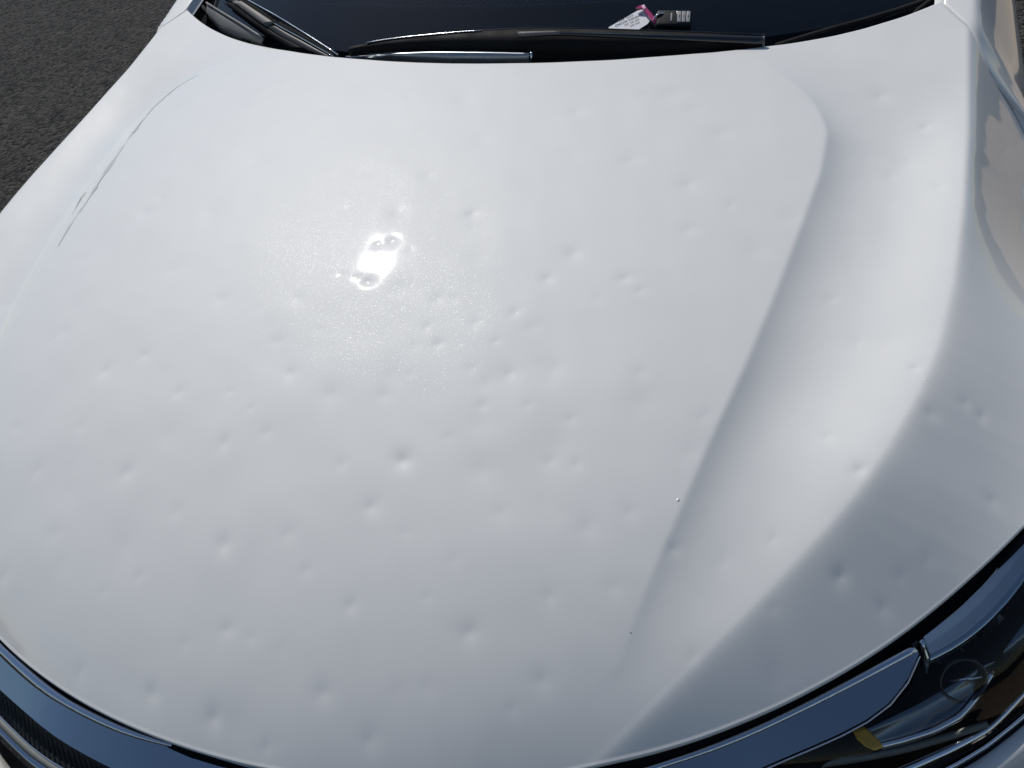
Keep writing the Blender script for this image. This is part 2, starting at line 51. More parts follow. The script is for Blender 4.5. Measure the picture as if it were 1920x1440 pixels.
'lens_bottom': [[0.626,0.1538,0.5609],[0.6357,0.1581,0.5624],[0.6454,0.1625,0.5638],[0.655,0.1668,0.5653],[0.6647,0.1712,0.567],[0.6743,0.1756,0.5687],[0.6839,0.18,0.5705],[0.6935,0.1845,0.5723],[0.7029,0.1891,0.5742],[0.7123,0.1939,0.5763],[0.7216,0.1987,0.5784],[0.7309,0.2036,0.5805],[0.7401,0.2087,0.5828],[0.7491,0.214,0.5851],[0.758,0.2194,0.5876],[0.7669,0.2248,0.59],[0.7758,0.2303,0.5925],[0.7844,0.2361,0.595],[0.7929,0.2421,0.5977],[0.8013,0.2482,0.6004],[0.8094,0.2545,0.6031],[0.8174,0.2612,0.6059],[0.8252,0.2679,0.6087],[0.8329,0.2748,0.6115],[0.8403,0.282,0.6143],[0.8475,0.2895,0.6171],[0.8546,0.297,0.6199],[0.8615,0.3046,0.6228],[0.8683,0.3124,0.6257],[0.8747,0.3205,0.6285],[0.8809,0.3289,0.6313],[0.8869,0.3372,0.6341],[0.893,0.3456,0.6369],[0.899,0.354,0.6397],[0.9046,0.3627,0.6425],[0.9102,0.3714,0.6453],[0.9157,0.3801,0.6482],[0.9213,0.3888,0.651],[0.9268,0.3975,0.6538],[0.9321,0.4065,0.6563],[0.937,0.4159,0.658],[0.9415,0.4255,0.6593],[0.946,0.4352,0.6605],[0.9505,0.4448,0.6617],[0.9551,0.4545,0.6629],[0.9596,0.4641,0.6641],[0.9641,0.4737,0.6653],[0.9686,0.4834,0.6666]],
'back_top': [[0.6071,0.1746,0.6264],[0.6165,0.1816,0.6277],[0.6259,0.1885,0.6289],[0.6353,0.1953,0.6303],[0.6448,0.2021,0.6318],[0.6543,0.2089,0.6333],[0.6637,0.2157,0.6347],[0.6732,0.2225,0.6365],[0.6826,0.2293,0.6383],[0.692,0.2361,0.6401],[0.7014,0.2429,0.6419],[0.7103,0.2501,0.6442],[0.7189,0.2577,0.6467],[0.7276,0.2652,0.6493],[0.7355,0.2732,0.6526],[0.7428,0.2815,0.6565],[0.7496,0.2899,0.6608],[0.7537,0.299,0.6671],[0.7569,0.3083,0.6733],[0.7576,0.3185,0.679],[0.7583,0.3288,0.6847],[0.7596,0.3382,0.6916],[0.7652,0.3468,0.6961],[0.7727,0.3552,0.6993],[0.7802,0.364,0.7017],[0.7876,0.3728,0.704],[0.7948,0.3818,0.7062],[0.8016,0.3912,0.7085],[0.8083,0.4005,0.7107],[0.8151,0.4098,0.713],[0.8212,0.4196,0.7151],[0.8269,0.4296,0.7172],[0.8326,0.4397,0.7193],[0.8383,0.4497,0.7214],[0.8435,0.4601,0.7235],[0.8487,0.4704,0.7255],[0.8539,0.4807,0.7276],[0.8589,0.4912,0.7297],[0.8639,0.5016,0.7318],[0.8688,0.512,0.7339],[0.8738,0.5225,0.736],[0.8781,0.5332,0.738],[0.8823,0.544,0.7399],[0.8865,0.5548,0.7418],[0.8906,0.5656,0.7438],[0.8948,0.5764,0.7457],[0.899,0.5872,0.7477],[0.9032,0.598,0.7496]],
'back_bottom': [[0.6271,0.1611,0.536],[0.6371,0.1655,0.5376],[0.6471,0.17,0.5391],[0.657,0.1745,0.5407],[0.667,0.179,0.5424],[0.6769,0.1835,0.5442],[0.6868,0.1881,0.5461],[0.6966,0.1927,0.548],[0.7064,0.1974,0.55],[0.716,0.2024,0.5522],[0.7256,0.2073,0.5544],[0.7352,0.2123,0.5566],[0.7447,0.2175,0.5589],[0.7539,0.223,0.5614],[0.7631,0.2286,0.564],[0.7723,0.2341,0.5665],[0.7814,0.2399,0.5691],[0.7902,0.2458,0.5719],[0.799,0.252,0.5747],[0.8076,0.2582,0.5775],[0.816,0.2648,0.5804],[0.8242,0.2717,0.5833],[0.8322,0.2786,0.5863],[0.8401,0.2857,0.5892],[0.8477,0.2932,0.5922],[0.8551,0.3009,0.5951],[0.8623,0.3086,0.5981],[0.8695,0.3165,0.6012],[0.8764,0.3246,0.6042],[0.8829,0.3329,0.6072],[0.8892,0.3415,0.6101],[0.8955,0.3501,0.6131],[0.9017,0.3587,0.616],[0.9078,0.3675,0.619],[0.9136,0.3764,0.622],[0.9193,0.3853,0.625],[0.925,0.3943,0.628],[0.9307,0.4033,0.631],[0.9364,0.4123,0.6339],[0.9418,0.4217,0.6361],[0.9467,0.4315,0.6372],[0.9515,0.4414,0.6378],[0.9562,0.4514,0.6385],[0.9609,0.4614,0.6391],[0.9656,0.4713,0.6397],[0.9704,0.4813,0.6403],[0.9751,0.4912,0.6409],[0.9798,0.5012,0.6416]],
'drl_a': [[0.7533,0.3279,0.7141],[0.7591,0.3346,0.7156],[0.7649,0.3413,0.7172],[0.7706,0.348,0.7189],[0.7763,0.3547,0.7205],[0.7819,0.3615,0.7222],[0.7875,0.3683,0.7239],[0.7928,0.3754,0.7256],[0.798,0.3826,0.7273],[0.8032,0.3897,0.729],[0.8083,0.3969,0.7307],[0.8132,0.4042,0.7323],[0.8177,0.4118,0.7339],[0.8221,0.4195,0.7355],[0.8265,0.4272,0.7371],[0.8308,0.4349,0.7386],[0.8349,0.4428,0.7402],[0.8389,0.4507,0.7417],[0.8428,0.4586,0.7432],[0.8467,0.4666,0.7447],[0.8503,0.4747,0.7462],[0.8539,0.4828,0.7477],[0.8574,0.4909,0.7492],[0.8609,0.499,0.7507],[0.8645,0.5072,0.7522],[0.868,0.5153,0.7537],[0.8716,0.5234,0.7552],[0.8751,0.5315,0.7567],[0.8787,0.5396,0.7582],[0.8822,0.5478,0.7597]],
'drl_b': [[0.7573,0.3258,0.7071],[0.7632,0.3318,0.7088],[0.7692,0.3378,0.7105],[0.775,0.3438,0.7121],[0.7807,0.35,0.7139],[0.7864,0.3563,0.7156],[0.792,0.3626,0.7173],[0.7971,0.3692,0.719],[0.8021,0.376,0.7206],[0.8072,0.3828,0.7223],[0.8121,0.3896,0.724],[0.8168,0.3967,0.7256],[0.8211,0.4039,0.7272],[0.8255,0.4111,0.7287],[0.8299,0.4183,0.7303],[0.8341,0.4257,0.7319],[0.8381,0.4331,0.7334],[0.842,0.4406,0.7349],[0.8459,0.4482,0.7364],[0.8497,0.4557,0.7379],[0.8532,0.4634,0.7394],[0.8568,0.4711,0.741],[0.8604,0.4787,0.7425],[0.8639,0.4864,0.744],[0.8675,0.4941,0.7455],[0.8711,0.5018,0.7471],[0.8746,0.5094,0.7486],[0.8782,0.5171,0.7501],[0.8818,0.5248,0.7516],[0.8853,0.5324,0.7532]],
'drl_c': [[0.7626,0.3201,0.6986],[0.7687,0.3251,0.7003],[0.7748,0.3301,0.7021],[0.7808,0.3353,0.7039],[0.7866,0.3407,0.7057],[0.7923,0.3461,0.7074],[0.7978,0.3518,0.7092],[0.8028,0.358,0.7108],[0.8077,0.3642,0.7125],[0.8126,0.3705,0.7141],[0.8172,0.3769,0.7157],[0.8215,0.3836,0.7173],[0.8258,0.3903,0.7188],[0.83,0.397,0.7203],[0.8341,0.4039,0.7219],[0.8379,0.4108,0.7233],[0.8417,0.4178,0.7248],[0.8455,0.4248,0.7263],[0.8493,0.4318,0.7278],[0.8529,0.4389,0.7293],[0.8565,0.446,0.7308],[0.86,0.4532,0.7323],[0.8636,0.4603,0.7339],[0.8671,0.4674,0.7354],[0.8707,0.4745,0.7369],[0.8742,0.4816,0.7385],[0.8777,0.4888,0.74],[0.8813,0.4959,0.7415],[0.8848,0.503,0.743],[0.8884,0.5101,0.7446]],
'drl_d': [[0.7653,0.3117,0.6813],[0.7713,0.3162,0.6831],[0.7774,0.3208,0.6849],[0.7834,0.3253,0.6867],[0.7894,0.3299,0.6885],[0.795,0.335,0.6903],[0.8005,0.3402,0.6921],[0.8059,0.3454,0.6939],[0.8111,0.3508,0.6956],[0.8161,0.3566,0.6973],[0.821,0.3623,0.699],[0.8257,0.3682,0.7007],[0.8302,0.3743,0.7024],[0.8347,0.3804,0.7041],[0.8392,0.3865,0.7058],[0.8434,0.3928,0.7074],[0.8474,0.3993,0.709],[0.8514,0.4057,0.7106],[0.855,0.4124,0.7121],[0.8585,0.4191,0.7137],[0.862,0.4259,0.7152],[0.8655,0.4326,0.7167],[0.869,0.4394,0.7182],[0.8725,0.4461,0.7198],[0.876,0.4529,0.7213],[0.8795,0.4596,0.7228],[0.883,0.4664,0.7244],[0.8865,0.4731,0.7259],[0.89,0.4799,0.7274],[0.8935,0.4866,0.729]],
'tray_a': [[0.7102,0.2453,0.6407],[0.7169,0.2505,0.6422],[0.7236,0.2556,0.6437],[0.7302,0.2607,0.6452],[0.7368,0.2658,0.6469],[0.7434,0.2709,0.6486],[0.75,0.2761,0.6504],[0.7567,0.2812,0.6521],[0.7632,0.2863,0.6538],[0.7696,0.2917,0.6557],[0.7758,0.2972,0.6575],[0.7821,0.3026,0.6594],[0.7884,0.3081,0.6613],[0.7947,0.3135,0.6632],[0.8009,0.3191,0.6652],[0.807,0.3247,0.6673],[0.8131,0.3302,0.6694],[0.8192,0.3358,0.6715],[0.8258,0.3406,0.6738],[0.8329,0.3446,0.6764]],
'tray_b': [[0.7286,0.2437,0.6248],[0.7356,0.2471,0.6266],[0.7427,0.2506,0.6284],[0.7498,0.254,0.6302],[0.7567,0.2578,0.632],[0.7634,0.2617,0.6339],[0.7702,0.2657,0.6358],[0.7769,0.2696,0.6378],[0.7834,0.274,0.6397],[0.7894,0.279,0.6416],[0.7954,0.2841,0.6435],[0.8013,0.2892,0.6454],[0.8066,0.295,0.6471],[0.8107,0.3018,0.6485],[0.8147,0.3086,0.6499],[0.8188,0.3154,0.6513],[0.8226,0.3224,0.6526],[0.8264,0.3293,0.654],[0.8303,0.3363,0.6554],[0.8341,0.3433,0.6568]],
'tray_c': [[0.7338,0.2423,0.6191],[0.741,0.2457,0.6209],[0.7483,0.2492,0.6228],[0.7555,0.2527,0.6247],[0.7625,0.2566,0.6266],[0.7694,0.2606,0.6286],[0.7764,0.2646,0.6306],[0.7833,0.2685,0.6327],[0.7898,0.2732,0.6347],[0.7959,0.2783,0.6366],[0.8021,0.2834,0.6386],[0.8082,0.2886,0.6406],[0.8131,0.2949,0.6423],[0.8175,0.3018,0.6438],[0.8218,0.3086,0.6454],[0.826,0.3156,0.6468],[0.8296,0.3229,0.6482],[0.8332,0.3302,0.6495],[0.8368,0.3375,0.6509],[0.8404,0.3448,0.6522]],
'amber_a': [[0.7039,0.2476,0.6403],[0.7062,0.2486,0.6408],[0.7084,0.2496,0.6413],[0.7105,0.2508,0.6417],[0.7126,0.252,0.6422],[0.7147,0.2533,0.6427]],
'amber_b': [[0.7087,0.2397,0.6393],[0.7112,0.2417,0.6399],[0.7137,0.2438,0.6404],[0.7165,0.2454,0.6411],[0.7194,0.2468,0.6417],[0.7222,0.2483,0.6424]],
'amber_c': [[0.7177,0.234,0.6393],[0.72,0.236,0.6399],[0.7224,0.2381,0.6404],[0.7248,0.24,0.6409],[0.7272,0.2419,0.6415],[0.7296,0.2438,0.6421]],
'amber_d': [[0.7264,0.2328,0.6393],[0.728,0.2338,0.6397],[0.7296,0.2348,0.6401],[0.7311,0.2359,0.6404],[0.7325,0.2371,0.6408],[0.734,0.2383,0.6411]],
'bar_a': [[0.6443,0.2069,0.5955],[0.6544,0.2113,0.5973],[0.6645,0.2157,0.599],[0.6746,0.2201,0.6007],[0.6847,0.2244,0.6026],[0.6948,0.2284,0.6047],[0.705,0.2325,0.6068],[0.7152,0.2365,0.6089],[0.7253,0.2407,0.6111],[0.7353,0.2449,0.6137],[0.7452,0.2492,0.6162],[0.7552,0.2535,0.6187],[0.7649,0.2582,0.6213],[0.7744,0.2633,0.6242],[0.7839,0.2685,0.627],[0.7933,0.2736,0.6298],[0.8027,0.2788,0.6329],[0.812,0.2841,0.6361],[0.8213,0.2893,0.6393],[0.8306,0.2945,0.6425]],
'bar_b': [[0.6455,0.2016,0.5887],[0.6558,0.2058,0.5905],[0.6661,0.2099,0.5923],[0.6764,0.2141,0.594],[0.6867,0.2182,0.5959],[0.6969,0.2223,0.5981],[0.7072,0.2264,0.6002],[0.7174,0.2305,0.6024],[0.7275,0.2348,0.6047],[0.7375,0.2393,0.6072],[0.7476,0.2437,0.6098],[0.7576,0.2481,0.6123],[0.7673,0.253,0.615],[0.7769,0.2581,0.6179],[0.7865,0.2632,0.6208],[0.7961,0.2683,0.6237],[0.8055,0.2736,0.6268],[0.8148,0.279,0.6301],[0.8241,0.2844,0.6333],[0.8334,0.2898,0.6366]],
'strip_a': [[0.6941,0.1958,0.5943],[0.7026,0.2008,0.5962],[0.7112,0.2058,0.598],[0.7197,0.2108,0.5999],[0.7282,0.216,0.6018],[0.7364,0.2215,0.6039],[0.7445,0.2271,0.6059],[0.7527,0.2327,0.608],[0.7607,0.2384,0.6101],[0.7687,0.2441,0.6124],[0.7767,0.2498,0.6148],[0.7846,0.2556,0.6172],[0.7926,0.2613,0.6196],[0.8005,0.267,0.6221],[0.8084,0.2727,0.6248],[0.8163,0.2784,0.6276],[0.8241,0.2841,0.6303],[0.8318,0.29,0.633],[0.8386,0.297,0.6356],[0.8444,0.3049,0.6378],[0.85,0.3131,0.64],[0.8557,0.321,0.6424],[0.8617,0.3288,0.6448],[0.8674,0.3367,0.6473],[0.8729,0.3449,0.6497],[0.8782,0.353,0.6522],[0.8836,0.3612,0.6546],[0.889,0.3694,0.6571],[0.8944,0.3776,0.6595],[0.8998,0.3858,0.662]],
'strip_b': [[0.6956,0.1899,0.5866],[0.7043,0.1946,0.5885],[0.7129,0.1993,0.5905],[0.7216,0.204,0.5924],[0.7302,0.2087,0.5943],[0.7386,0.2138,0.5964],[0.7467,0.2194,0.5985],[0.7547,0.2249,0.6007],[0.7628,0.2305,0.6028],[0.7709,0.2361,0.605],[0.7788,0.2417,0.6073],[0.7867,0.2475,0.6098],[0.7945,0.2532,0.6123],[0.8024,0.2589,0.6147],[0.8101,0.2649,0.6173],[0.8176,0.2709,0.62],[0.8251,0.277,0.6226],[0.8325,0.2832,0.6253],[0.8393,0.2901,0.6278],[0.8456,0.2976,0.6303],[0.8515,0.3053,0.6326],[0.8572,0.3133,0.6349],[0.8627,0.3213,0.6372],[0.8682,0.3294,0.6396],[0.8737,0.3374,0.6421],[0.8792,0.3454,0.6446],[0.8847,0.3534,0.6471],[0.8902,0.3614,0.6496],[0.8957,0.3694,0.6521],[0.9012,0.3774,0.6547]],
'rim_a': [[0.6668,0.168,0.5752],[0.6768,0.1734,0.5773],[0.6867,0.1789,0.5794],[0.6967,0.1843,0.5814],[0.7066,0.1897,0.5835],[0.7166,0.1951,0.5856],[0.7265,0.2006,0.5877],[0.7364,0.2061,0.5898],[0.746,0.2119,0.5923],[0.7556,0.2178,0.5949],[0.7652,0.2238,0.5975],[0.7746,0.2298,0.6001],[0.7837,0.2363,0.6029],[0.7928,0.2429,0.6057],[0.8018,0.2495,0.6086],[0.8105,0.2564,0.6115],[0.8189,0.2637,0.6144],[0.8272,0.2711,0.6174],[0.8354,0.2787,0.6204],[0.843,0.2868,0.6233],[0.8504,0.2951,0.6263],[0.8578,0.3034,0.6292],[0.865,0.3119,0.6322],[0.872,0.3206,0.6353],[0.8789,0.3293,0.6383],[0.8854,0.3383,0.6413],[0.8918,0.3474,0.6444],[0.8982,0.3565,0.6474],[0.9046,0.3656,0.6505],[0.911,0.3747,0.6535]],
'rim_b': [[0.668,0.1616,0.5704],[0.6779,0.1675,0.5725],[0.6878,0.1733,0.5746],[0.6977,0.1791,0.5767],[0.7076,0.1849,0.5787],[0.7176,0.1907,0.5808],[0.7275,0.1965,0.5829],[0.7373,0.2024,0.5851],[0.747,0.2084,0.5876],[0.7566,0.2145,0.5902],[0.7662,0.2206,0.5928],[0.7758,0.2268,0.5954],[0.785,0.2333,0.5983],[0.7941,0.24,0.6012],[0.8033,0.2466,0.6041],[0.8122,0.2535,0.607],[0.8207,0.261,0.61],[0.829,0.2686,0.6131],[0.8373,0.2762,0.6161],[0.8451,0.2844,0.6191],[0.8526,0.2928,0.6222],[0.8602,0.3012,0.6252],[0.8675,0.3096,0.6283],[0.8749,0.3182,0.6315],[0.8819,0.3269,0.6347],[0.8885,0.336,0.6378],[0.895,0.3453,0.6409],[0.9014,0.3545,0.644],[0.9079,0.3637,0.6471],[0.9143,0.3729,0.6502]],
'bumper_a': [[0.2679,-0.091,0.5402],[0.2853,-0.0836,0.5402],[0.3027,-0.0763,0.5402],[0.3202,-0.0689,0.5402],[0.3376,-0.0615,0.5402],[0.3549,-0.0541,0.5402],[0.3721,-0.0462,0.5404],[0.3889,-0.0374,0.5407],[0.4053,-0.0281,0.5411],[0.4217,-0.0188,0.5415],[0.4382,-0.0094,0.5419],[0.4546,-0.0001,0.5423],[0.471,0.0092,0.5429],[0.4875,0.0185,0.5438],[0.504,0.0277,0.5449],[0.5204,0.0369,0.5461],[0.5369,0.0461,0.5472],[0.5533,0.0554,0.5483],[0.5697,0.0648,0.5497],[0.5857,0.0747,0.5514],[0.6015,0.0849,0.5535],[0.6172,0.0951,0.5557],[0.6329,0.1054,0.5578],[0.6487,0.1156,0.56],[0.6643,0.126,0.5622],[0.6796,0.1368,0.5649],[0.6945,0.148,0.5679],[0.7093,0.1593,0.5711],[0.7242,0.1706,0.5742],[0.739,0.1818,0.5777],[0.7539,0.1928,0.5815],[0.7688,0.2037,0.5857],[0.7834,0.2149,0.5899],[0.7976,0.2265,0.5944],[0.8114,0.2386,0.599],[0.825,0.2509,0.6037],[0.838,0.2637,0.6085],[0.8506,0.2769,0.6134],[0.8629,0.2903,0.6184],[0.8749,0.3041,0.6236],[0.8863,0.3182,0.6288],[0.8973,0.3327,0.634],[0.9079,0.3474,0.6391],[0.918,0.3625,0.6443],[0.928,0.3778,0.6494],[0.9376,0.3936,0.6535],[0.9465,0.41,0.6561],[0.955,0.4268,0.6579],[0.9636,0.4435,0.6597],[0.9721,0.4603,0.6616]],
'bezel_a': [[0.7909,0.3317,0.667],[0.7941,0.3339,0.668],[0.7973,0.3362,0.669],[0.8005,0.3384,0.67]],
'side_a': [[0.8347,0.3466,0.692],[0.8411,0.3583,0.6945],[0.8475,0.37,0.697],[0.8541,0.3816,0.6997],[0.8607,0.3932,0.7024],[0.8666,0.4052,0.705],[0.8723,0.4172,0.7075],[0.8781,0.4293,0.7101],[0.8839,0.4413,0.7126],[0.8896,0.4534,0.7152]],
'side_b': [[0.8421,0.3528,0.6749],[0.8501,0.3595,0.6781],[0.8579,0.3663,0.6812],[0.8653,0.3737,0.6844],[0.8724,0.3814,0.6874],[0.8783,0.3901,0.6901],[0.884,0.399,0.6927],[0.8897,0.4079,0.6954],[0.8955,0.4167,0.698],[0.9012,0.4256,0.7007]],
'projector': [0.7987,0.3295,0.6595],
'emblem': [-0.0478,-0.0287,0.6519],
'blade_a': [[-0.2179,1.0523,1.0037],[-0.2002,1.0542,1.0064],[-0.1825,1.0561,1.0091],[-0.1648,1.0576,1.0115],[-0.147,1.0587,1.0134],[-0.1291,1.0598,1.0152],[-0.1113,1.0607,1.0168],[-0.0934,1.0616,1.0181],[-0.0755,1.0625,1.0194],[-0.0576,1.0636,1.0205],[-0.0397,1.0649,1.0216],[-0.0218,1.0662,1.0226],[-0.0039,1.0675,1.0233],[0.014,1.0688,1.0238],[0.032,1.0702,1.0243],[0.0499,1.0716,1.0248],[0.0678,1.0732,1.025],[0.0856,1.075,1.0251],[0.1035,1.0768,1.0252],[0.1214,1.0785,1.0252],[0.1393,1.0801,1.0247],[0.1572,1.0814,1.0238],[0.1751,1.0828,1.0228],[0.1929,1.0842,1.0218],[0.2108,1.0855,1.0208],[0.2287,1.0869,1.0198],[0.2466,1.0887,1.0186],[0.2643,1.0909,1.0171],[0.2821,1.0932,1.0155],[0.2998,1.0955,1.014],[0.3176,1.0979,1.0124],[0.3353,1.1002,1.0108],[0.3531,1.1025,1.0093],[0.3707,1.1053,1.0074],[0.3883,1.1084,1.0054],[0.4058,1.1116,1.0033],[0.4234,1.1148,1.0012],[0.441,1.118,0.9992],[0.4585,1.1212,0.9971],[0.4761,1.1244,0.995]],
'blade_b': [[-0.2239,1.0538,0.9878],[-0.2058,1.0536,0.9894],[-0.1876,1.0535,0.9909],[-0.1695,1.0533,0.9925],[-0.1513,1.0531,0.994],[-0.1332,1.0529,0.9954],[-0.115,1.0526,0.9964],[-0.0968,1.0524,0.9971],[-0.0786,1.0521,0.9978],[-0.0604,1.0519,0.9985],[-0.0421,1.0517,0.9987],[-0.0239,1.0516,0.9988],[-0.0057,1.0514,0.9988],[0.0125,1.0513,0.9988],[0.0307,1.0512,0.9988],[0.0489,1.0514,0.9984],[0.0671,1.0516,0.9978],[0.0854,1.0519,0.9973],[0.1036,1.0522,0.9968],[0.1218,1.053,0.9961],[0.1399,1.0543,0.9954],[0.1581,1.0557,0.9946],[0.1762,1.0571,0.9938],[0.1944,1.0585,0.993],[0.2125,1.0603,0.9922],[0.2305,1.0628,0.9914],[0.2485,1.0657,0.9905],[0.2664,1.0685,0.9896],[0.2844,1.0713,0.9887],[0.3023,1.0748,0.9878],[0.32,1.0788,0.9868],[0.3377,1.083,0.9859],[0.3555,1.0871,0.985],[0.3731,1.0914,0.984],[0.3907,1.0962,0.9829],[0.4082,1.1012,0.9817],[0.4256,1.1062,0.9805],[0.4431,1.1111,0.9792],[0.4606,1.1161,0.978],[0.4781,1.1211,0.9768]],
'armstrip_a': [[0.098,1.0618,1.0242],[0.1111,1.063,1.024],[0.1243,1.0642,1.0239],[0.1374,1.0655,1.0237],[0.1505,1.067,1.0235],[0.1636,1.0682,1.023],[0.1768,1.0694,1.0223],[0.1899,1.0705,1.0215],[0.203,1.0716,1.0207],[0.2162,1.0727,1.0199],[0.2293,1.0738,1.0192],[0.2424,1.0751,1.0183],[0.2555,1.0768,1.0174],[0.2685,1.0787,1.0163],[0.2815,1.0806,1.0152],[0.2945,1.0826,1.0142],[0.3075,1.0845,1.0131],[0.3206,1.0864,1.0121],[0.3336,1.0883,1.011],[0.3466,1.0902,1.01],[0.3596,1.0922,1.0089],[0.3725,1.0945,1.0077],[0.3854,1.0972,1.0063],[0.3983,1.0999,1.005],[0.4111,1.1026,1.0036],[0.424,1.1053,1.0023],[0.4368,1.108,1.001],[0.4497,1.1107,0.9996],[0.4625,1.1134,0.9983],[0.4754,1.1161,0.9969]],
'armstrip_b': [[0.1012,1.058,1.0181],[0.1142,1.0597,1.0182],[0.1272,1.0614,1.0183],[0.1402,1.0632,1.0183],[0.1533,1.065,1.0183],[0.1663,1.0663,1.0178],[0.1794,1.0673,1.0169],[0.1925,1.0682,1.0161],[0.2056,1.0691,1.0152],[0.2186,1.07,1.0143],[0.2317,1.071,1.0134],[0.2448,1.072,1.0125],[0.2578,1.0736,1.0114],[0.2707,1.0752,1.0102],[0.2837,1.0769,1.009],[0.2967,1.0785,1.0078],[0.3097,1.0802,1.0066],[0.3226,1.0819,1.0054],[0.3356,1.0835,1.0042],[0.3486,1.0852,1.0031],[0.3616,1.0869,1.0019],[0.3745,1.089,1.0005],[0.3873,1.0913,0.9989],[0.4001,1.0937,0.9974],[0.413,1.0961,0.9959],[0.4258,1.0984,0.9944],[0.4386,1.1008,0.9929],[0.4515,1.1032,0.9913],[0.4643,1.1055,0.9898],[0.4771,1.1079,0.9883]],
'pod_a': [[-0.224,1.0446,0.9891],[-0.2091,1.0443,0.9904],[-0.1942,1.0439,0.9918],[-0.1793,1.0436,0.9931],[-0.1644,1.0433,0.9943],[-0.1495,1.0431,0.9953],[-0.1346,1.043,0.9964],[-0.1196,1.0428,0.9972],[-0.1047,1.0427,0.9978],[-0.0898,1.0425,0.9984],[-0.0748,1.0424,0.999],[-0.0599,1.0422,0.9996],[-0.0449,1.0421,0.9999],[-0.0299,1.0421,0.9999],[-0.015,1.0421,1.0],[-0.0,1.0421,1.0001],[0.0149,1.0421,1.0001],[0.0299,1.0421,1.0002],[0.0449,1.0424,1.0],[0.0598,1.0428,0.9996],[0.0748,1.0433,0.9993],[0.0897,1.0437,0.9989],[0.1047,1.0441,0.9986],[0.1196,1.0446,0.9982]],
'pod_b': [[-0.2372,1.0628,0.9789],[-0.2219,1.0601,0.9791],[-0.2066,1.0573,0.9793],[-0.1912,1.0545,0.9795],[-0.1759,1.0519,0.9797],[-0.1605,1.0495,0.9797],[-0.145,1.0471,0.9797],[-0.1296,1.045,0.9797],[-0.1141,1.0439,0.9798],[-0.0985,1.0429,0.9799],[-0.0829,1.042,0.9801],[-0.0674,1.041,0.9802],[-0.0518,1.04,0.9803],[-0.0363,1.0391,0.9804],[-0.0207,1.0385,0.9805],[-0.0051,1.0386,0.9805],[0.0105,1.0388,0.9804],[0.0261,1.0389,0.9804],[0.0417,1.0391,0.9804],[0.0572,1.0395,0.9803],[0.0728,1.0404,0.9801],[0.0884,1.0414,0.9799],[0.1039,1.0423,0.9797],[0.1195,1.0432,0.9795]],
'wl_a': [[-0.2335,1.035,0.9971],[-0.2569,1.0483,1.0006],[-0.2802,1.0616,1.004],[-0.3036,1.075,1.0075],[-0.3269,1.0884,1.0108],[-0.3502,1.1021,1.0134],[-0.3734,1.1158,1.016],[-0.3966,1.1295,1.0186],[-0.4199,1.1432,1.021],[-0.4432,1.157,1.0226],[-0.4665,1.1707,1.0241],[-0.4898,1.1845,1.0257],[-0.5131,1.1982,1.0272],[-0.5364,1.2121,1.0285],[-0.5592,1.2267,1.0293],[-0.582,1.2413,1.0301],[-0.6048,1.2559,1.0308],[-0.6276,1.2706,1.0315],[-0.6505,1.2852,1.0322],[-0.6733,1.2998,1.033]],
'wl_b': [[-0.2479,1.0411,0.9904],[-0.2693,1.0525,0.9931],[-0.2907,1.0639,0.9958],[-0.312,1.0753,0.9984],[-0.3334,1.0867,1.0008],[-0.3547,1.0983,1.0027],[-0.3761,1.1099,1.0045],[-0.3974,1.1215,1.0064],[-0.4186,1.1333,1.0083],[-0.4392,1.1462,1.0101],[-0.4598,1.1591,1.012],[-0.4803,1.1721,1.0139],[-0.5008,1.1851,1.0157],[-0.5212,1.1983,1.0174],[-0.5414,1.2118,1.0187],[-0.5616,1.2254,1.0199],[-0.5818,1.239,1.0211],[-0.602,1.2525,1.0224],[-0.6222,1.2661,1.0236],[-0.6424,1.2797,1.0249]],
'wl_c': [[-0.2704,1.0471,0.9865],[-0.2946,1.0575,0.9881],[-0.3187,1.0679,0.9897],[-0.3424,1.0794,0.9914],[-0.3656,1.0916,0.9933],[-0.3889,1.1038,0.9951],[-0.412,1.1163,0.997],[-0.4342,1.1303,0.9992],[-0.4564,1.1444,1.0015],[-0.4785,1.1586,1.0037],[-0.5004,1.1731,1.0058],[-0.5221,1.1879,1.0077],[-0.5438,1.2027,1.0096],[-0.5654,1.2176,1.0116],[-0.587,1.2326,1.0131],[-0.6085,1.2479,1.0141],[-0.6299,1.2631,1.0151],[-0.6514,1.2784,1.0161],[-0.6728,1.2937,1.0172],[-0.6943,1.3089,1.0182]],
'wl_d': [[-0.303,1.0611,0.9808],[-0.3289,1.0707,0.9814],[-0.3546,1.0805,0.9819],[-0.3789,1.0933,0.9837],[-0.4028,1.1069,0.9858],[-0.4267,1.1206,0.9879],[-0.4503,1.1347,0.99],[-0.4734,1.1496,0.9921],[-0.4965,1.1645,0.9942],[-0.5196,1.1794,0.9963],[-0.5424,1.1948,0.998],[-0.565,1.2104,0.9997],[-0.5877,1.226,1.0014],[-0.6104,1.2417,1.0031],[-0.6327,1.2579,1.0041],[-0.6548,1.2743,1.0048],[-0.677,1.2907,1.0055],[-0.6991,1.3071,1.0062],[-0.7213,1.3235,1.007],[-0.7434,1.3399,1.0077]],
'cap_a': [[-0.6629,1.2435,1.0078],[-0.6426,1.2303,1.0073],[-0.6223,1.2171,1.0067],[-0.602,1.2039,1.0062],[-0.5816,1.1909,1.0056],[-0.561,1.1782,1.0046],[-0.5403,1.1655,1.0037],[-0.5197,1.1529,1.0027],[-0.4991,1.1403,1.0014],[-0.4785,1.1276,0.9998],[-0.4579,1.115,0.9982],[-0.4373,1.1024,0.9966]],
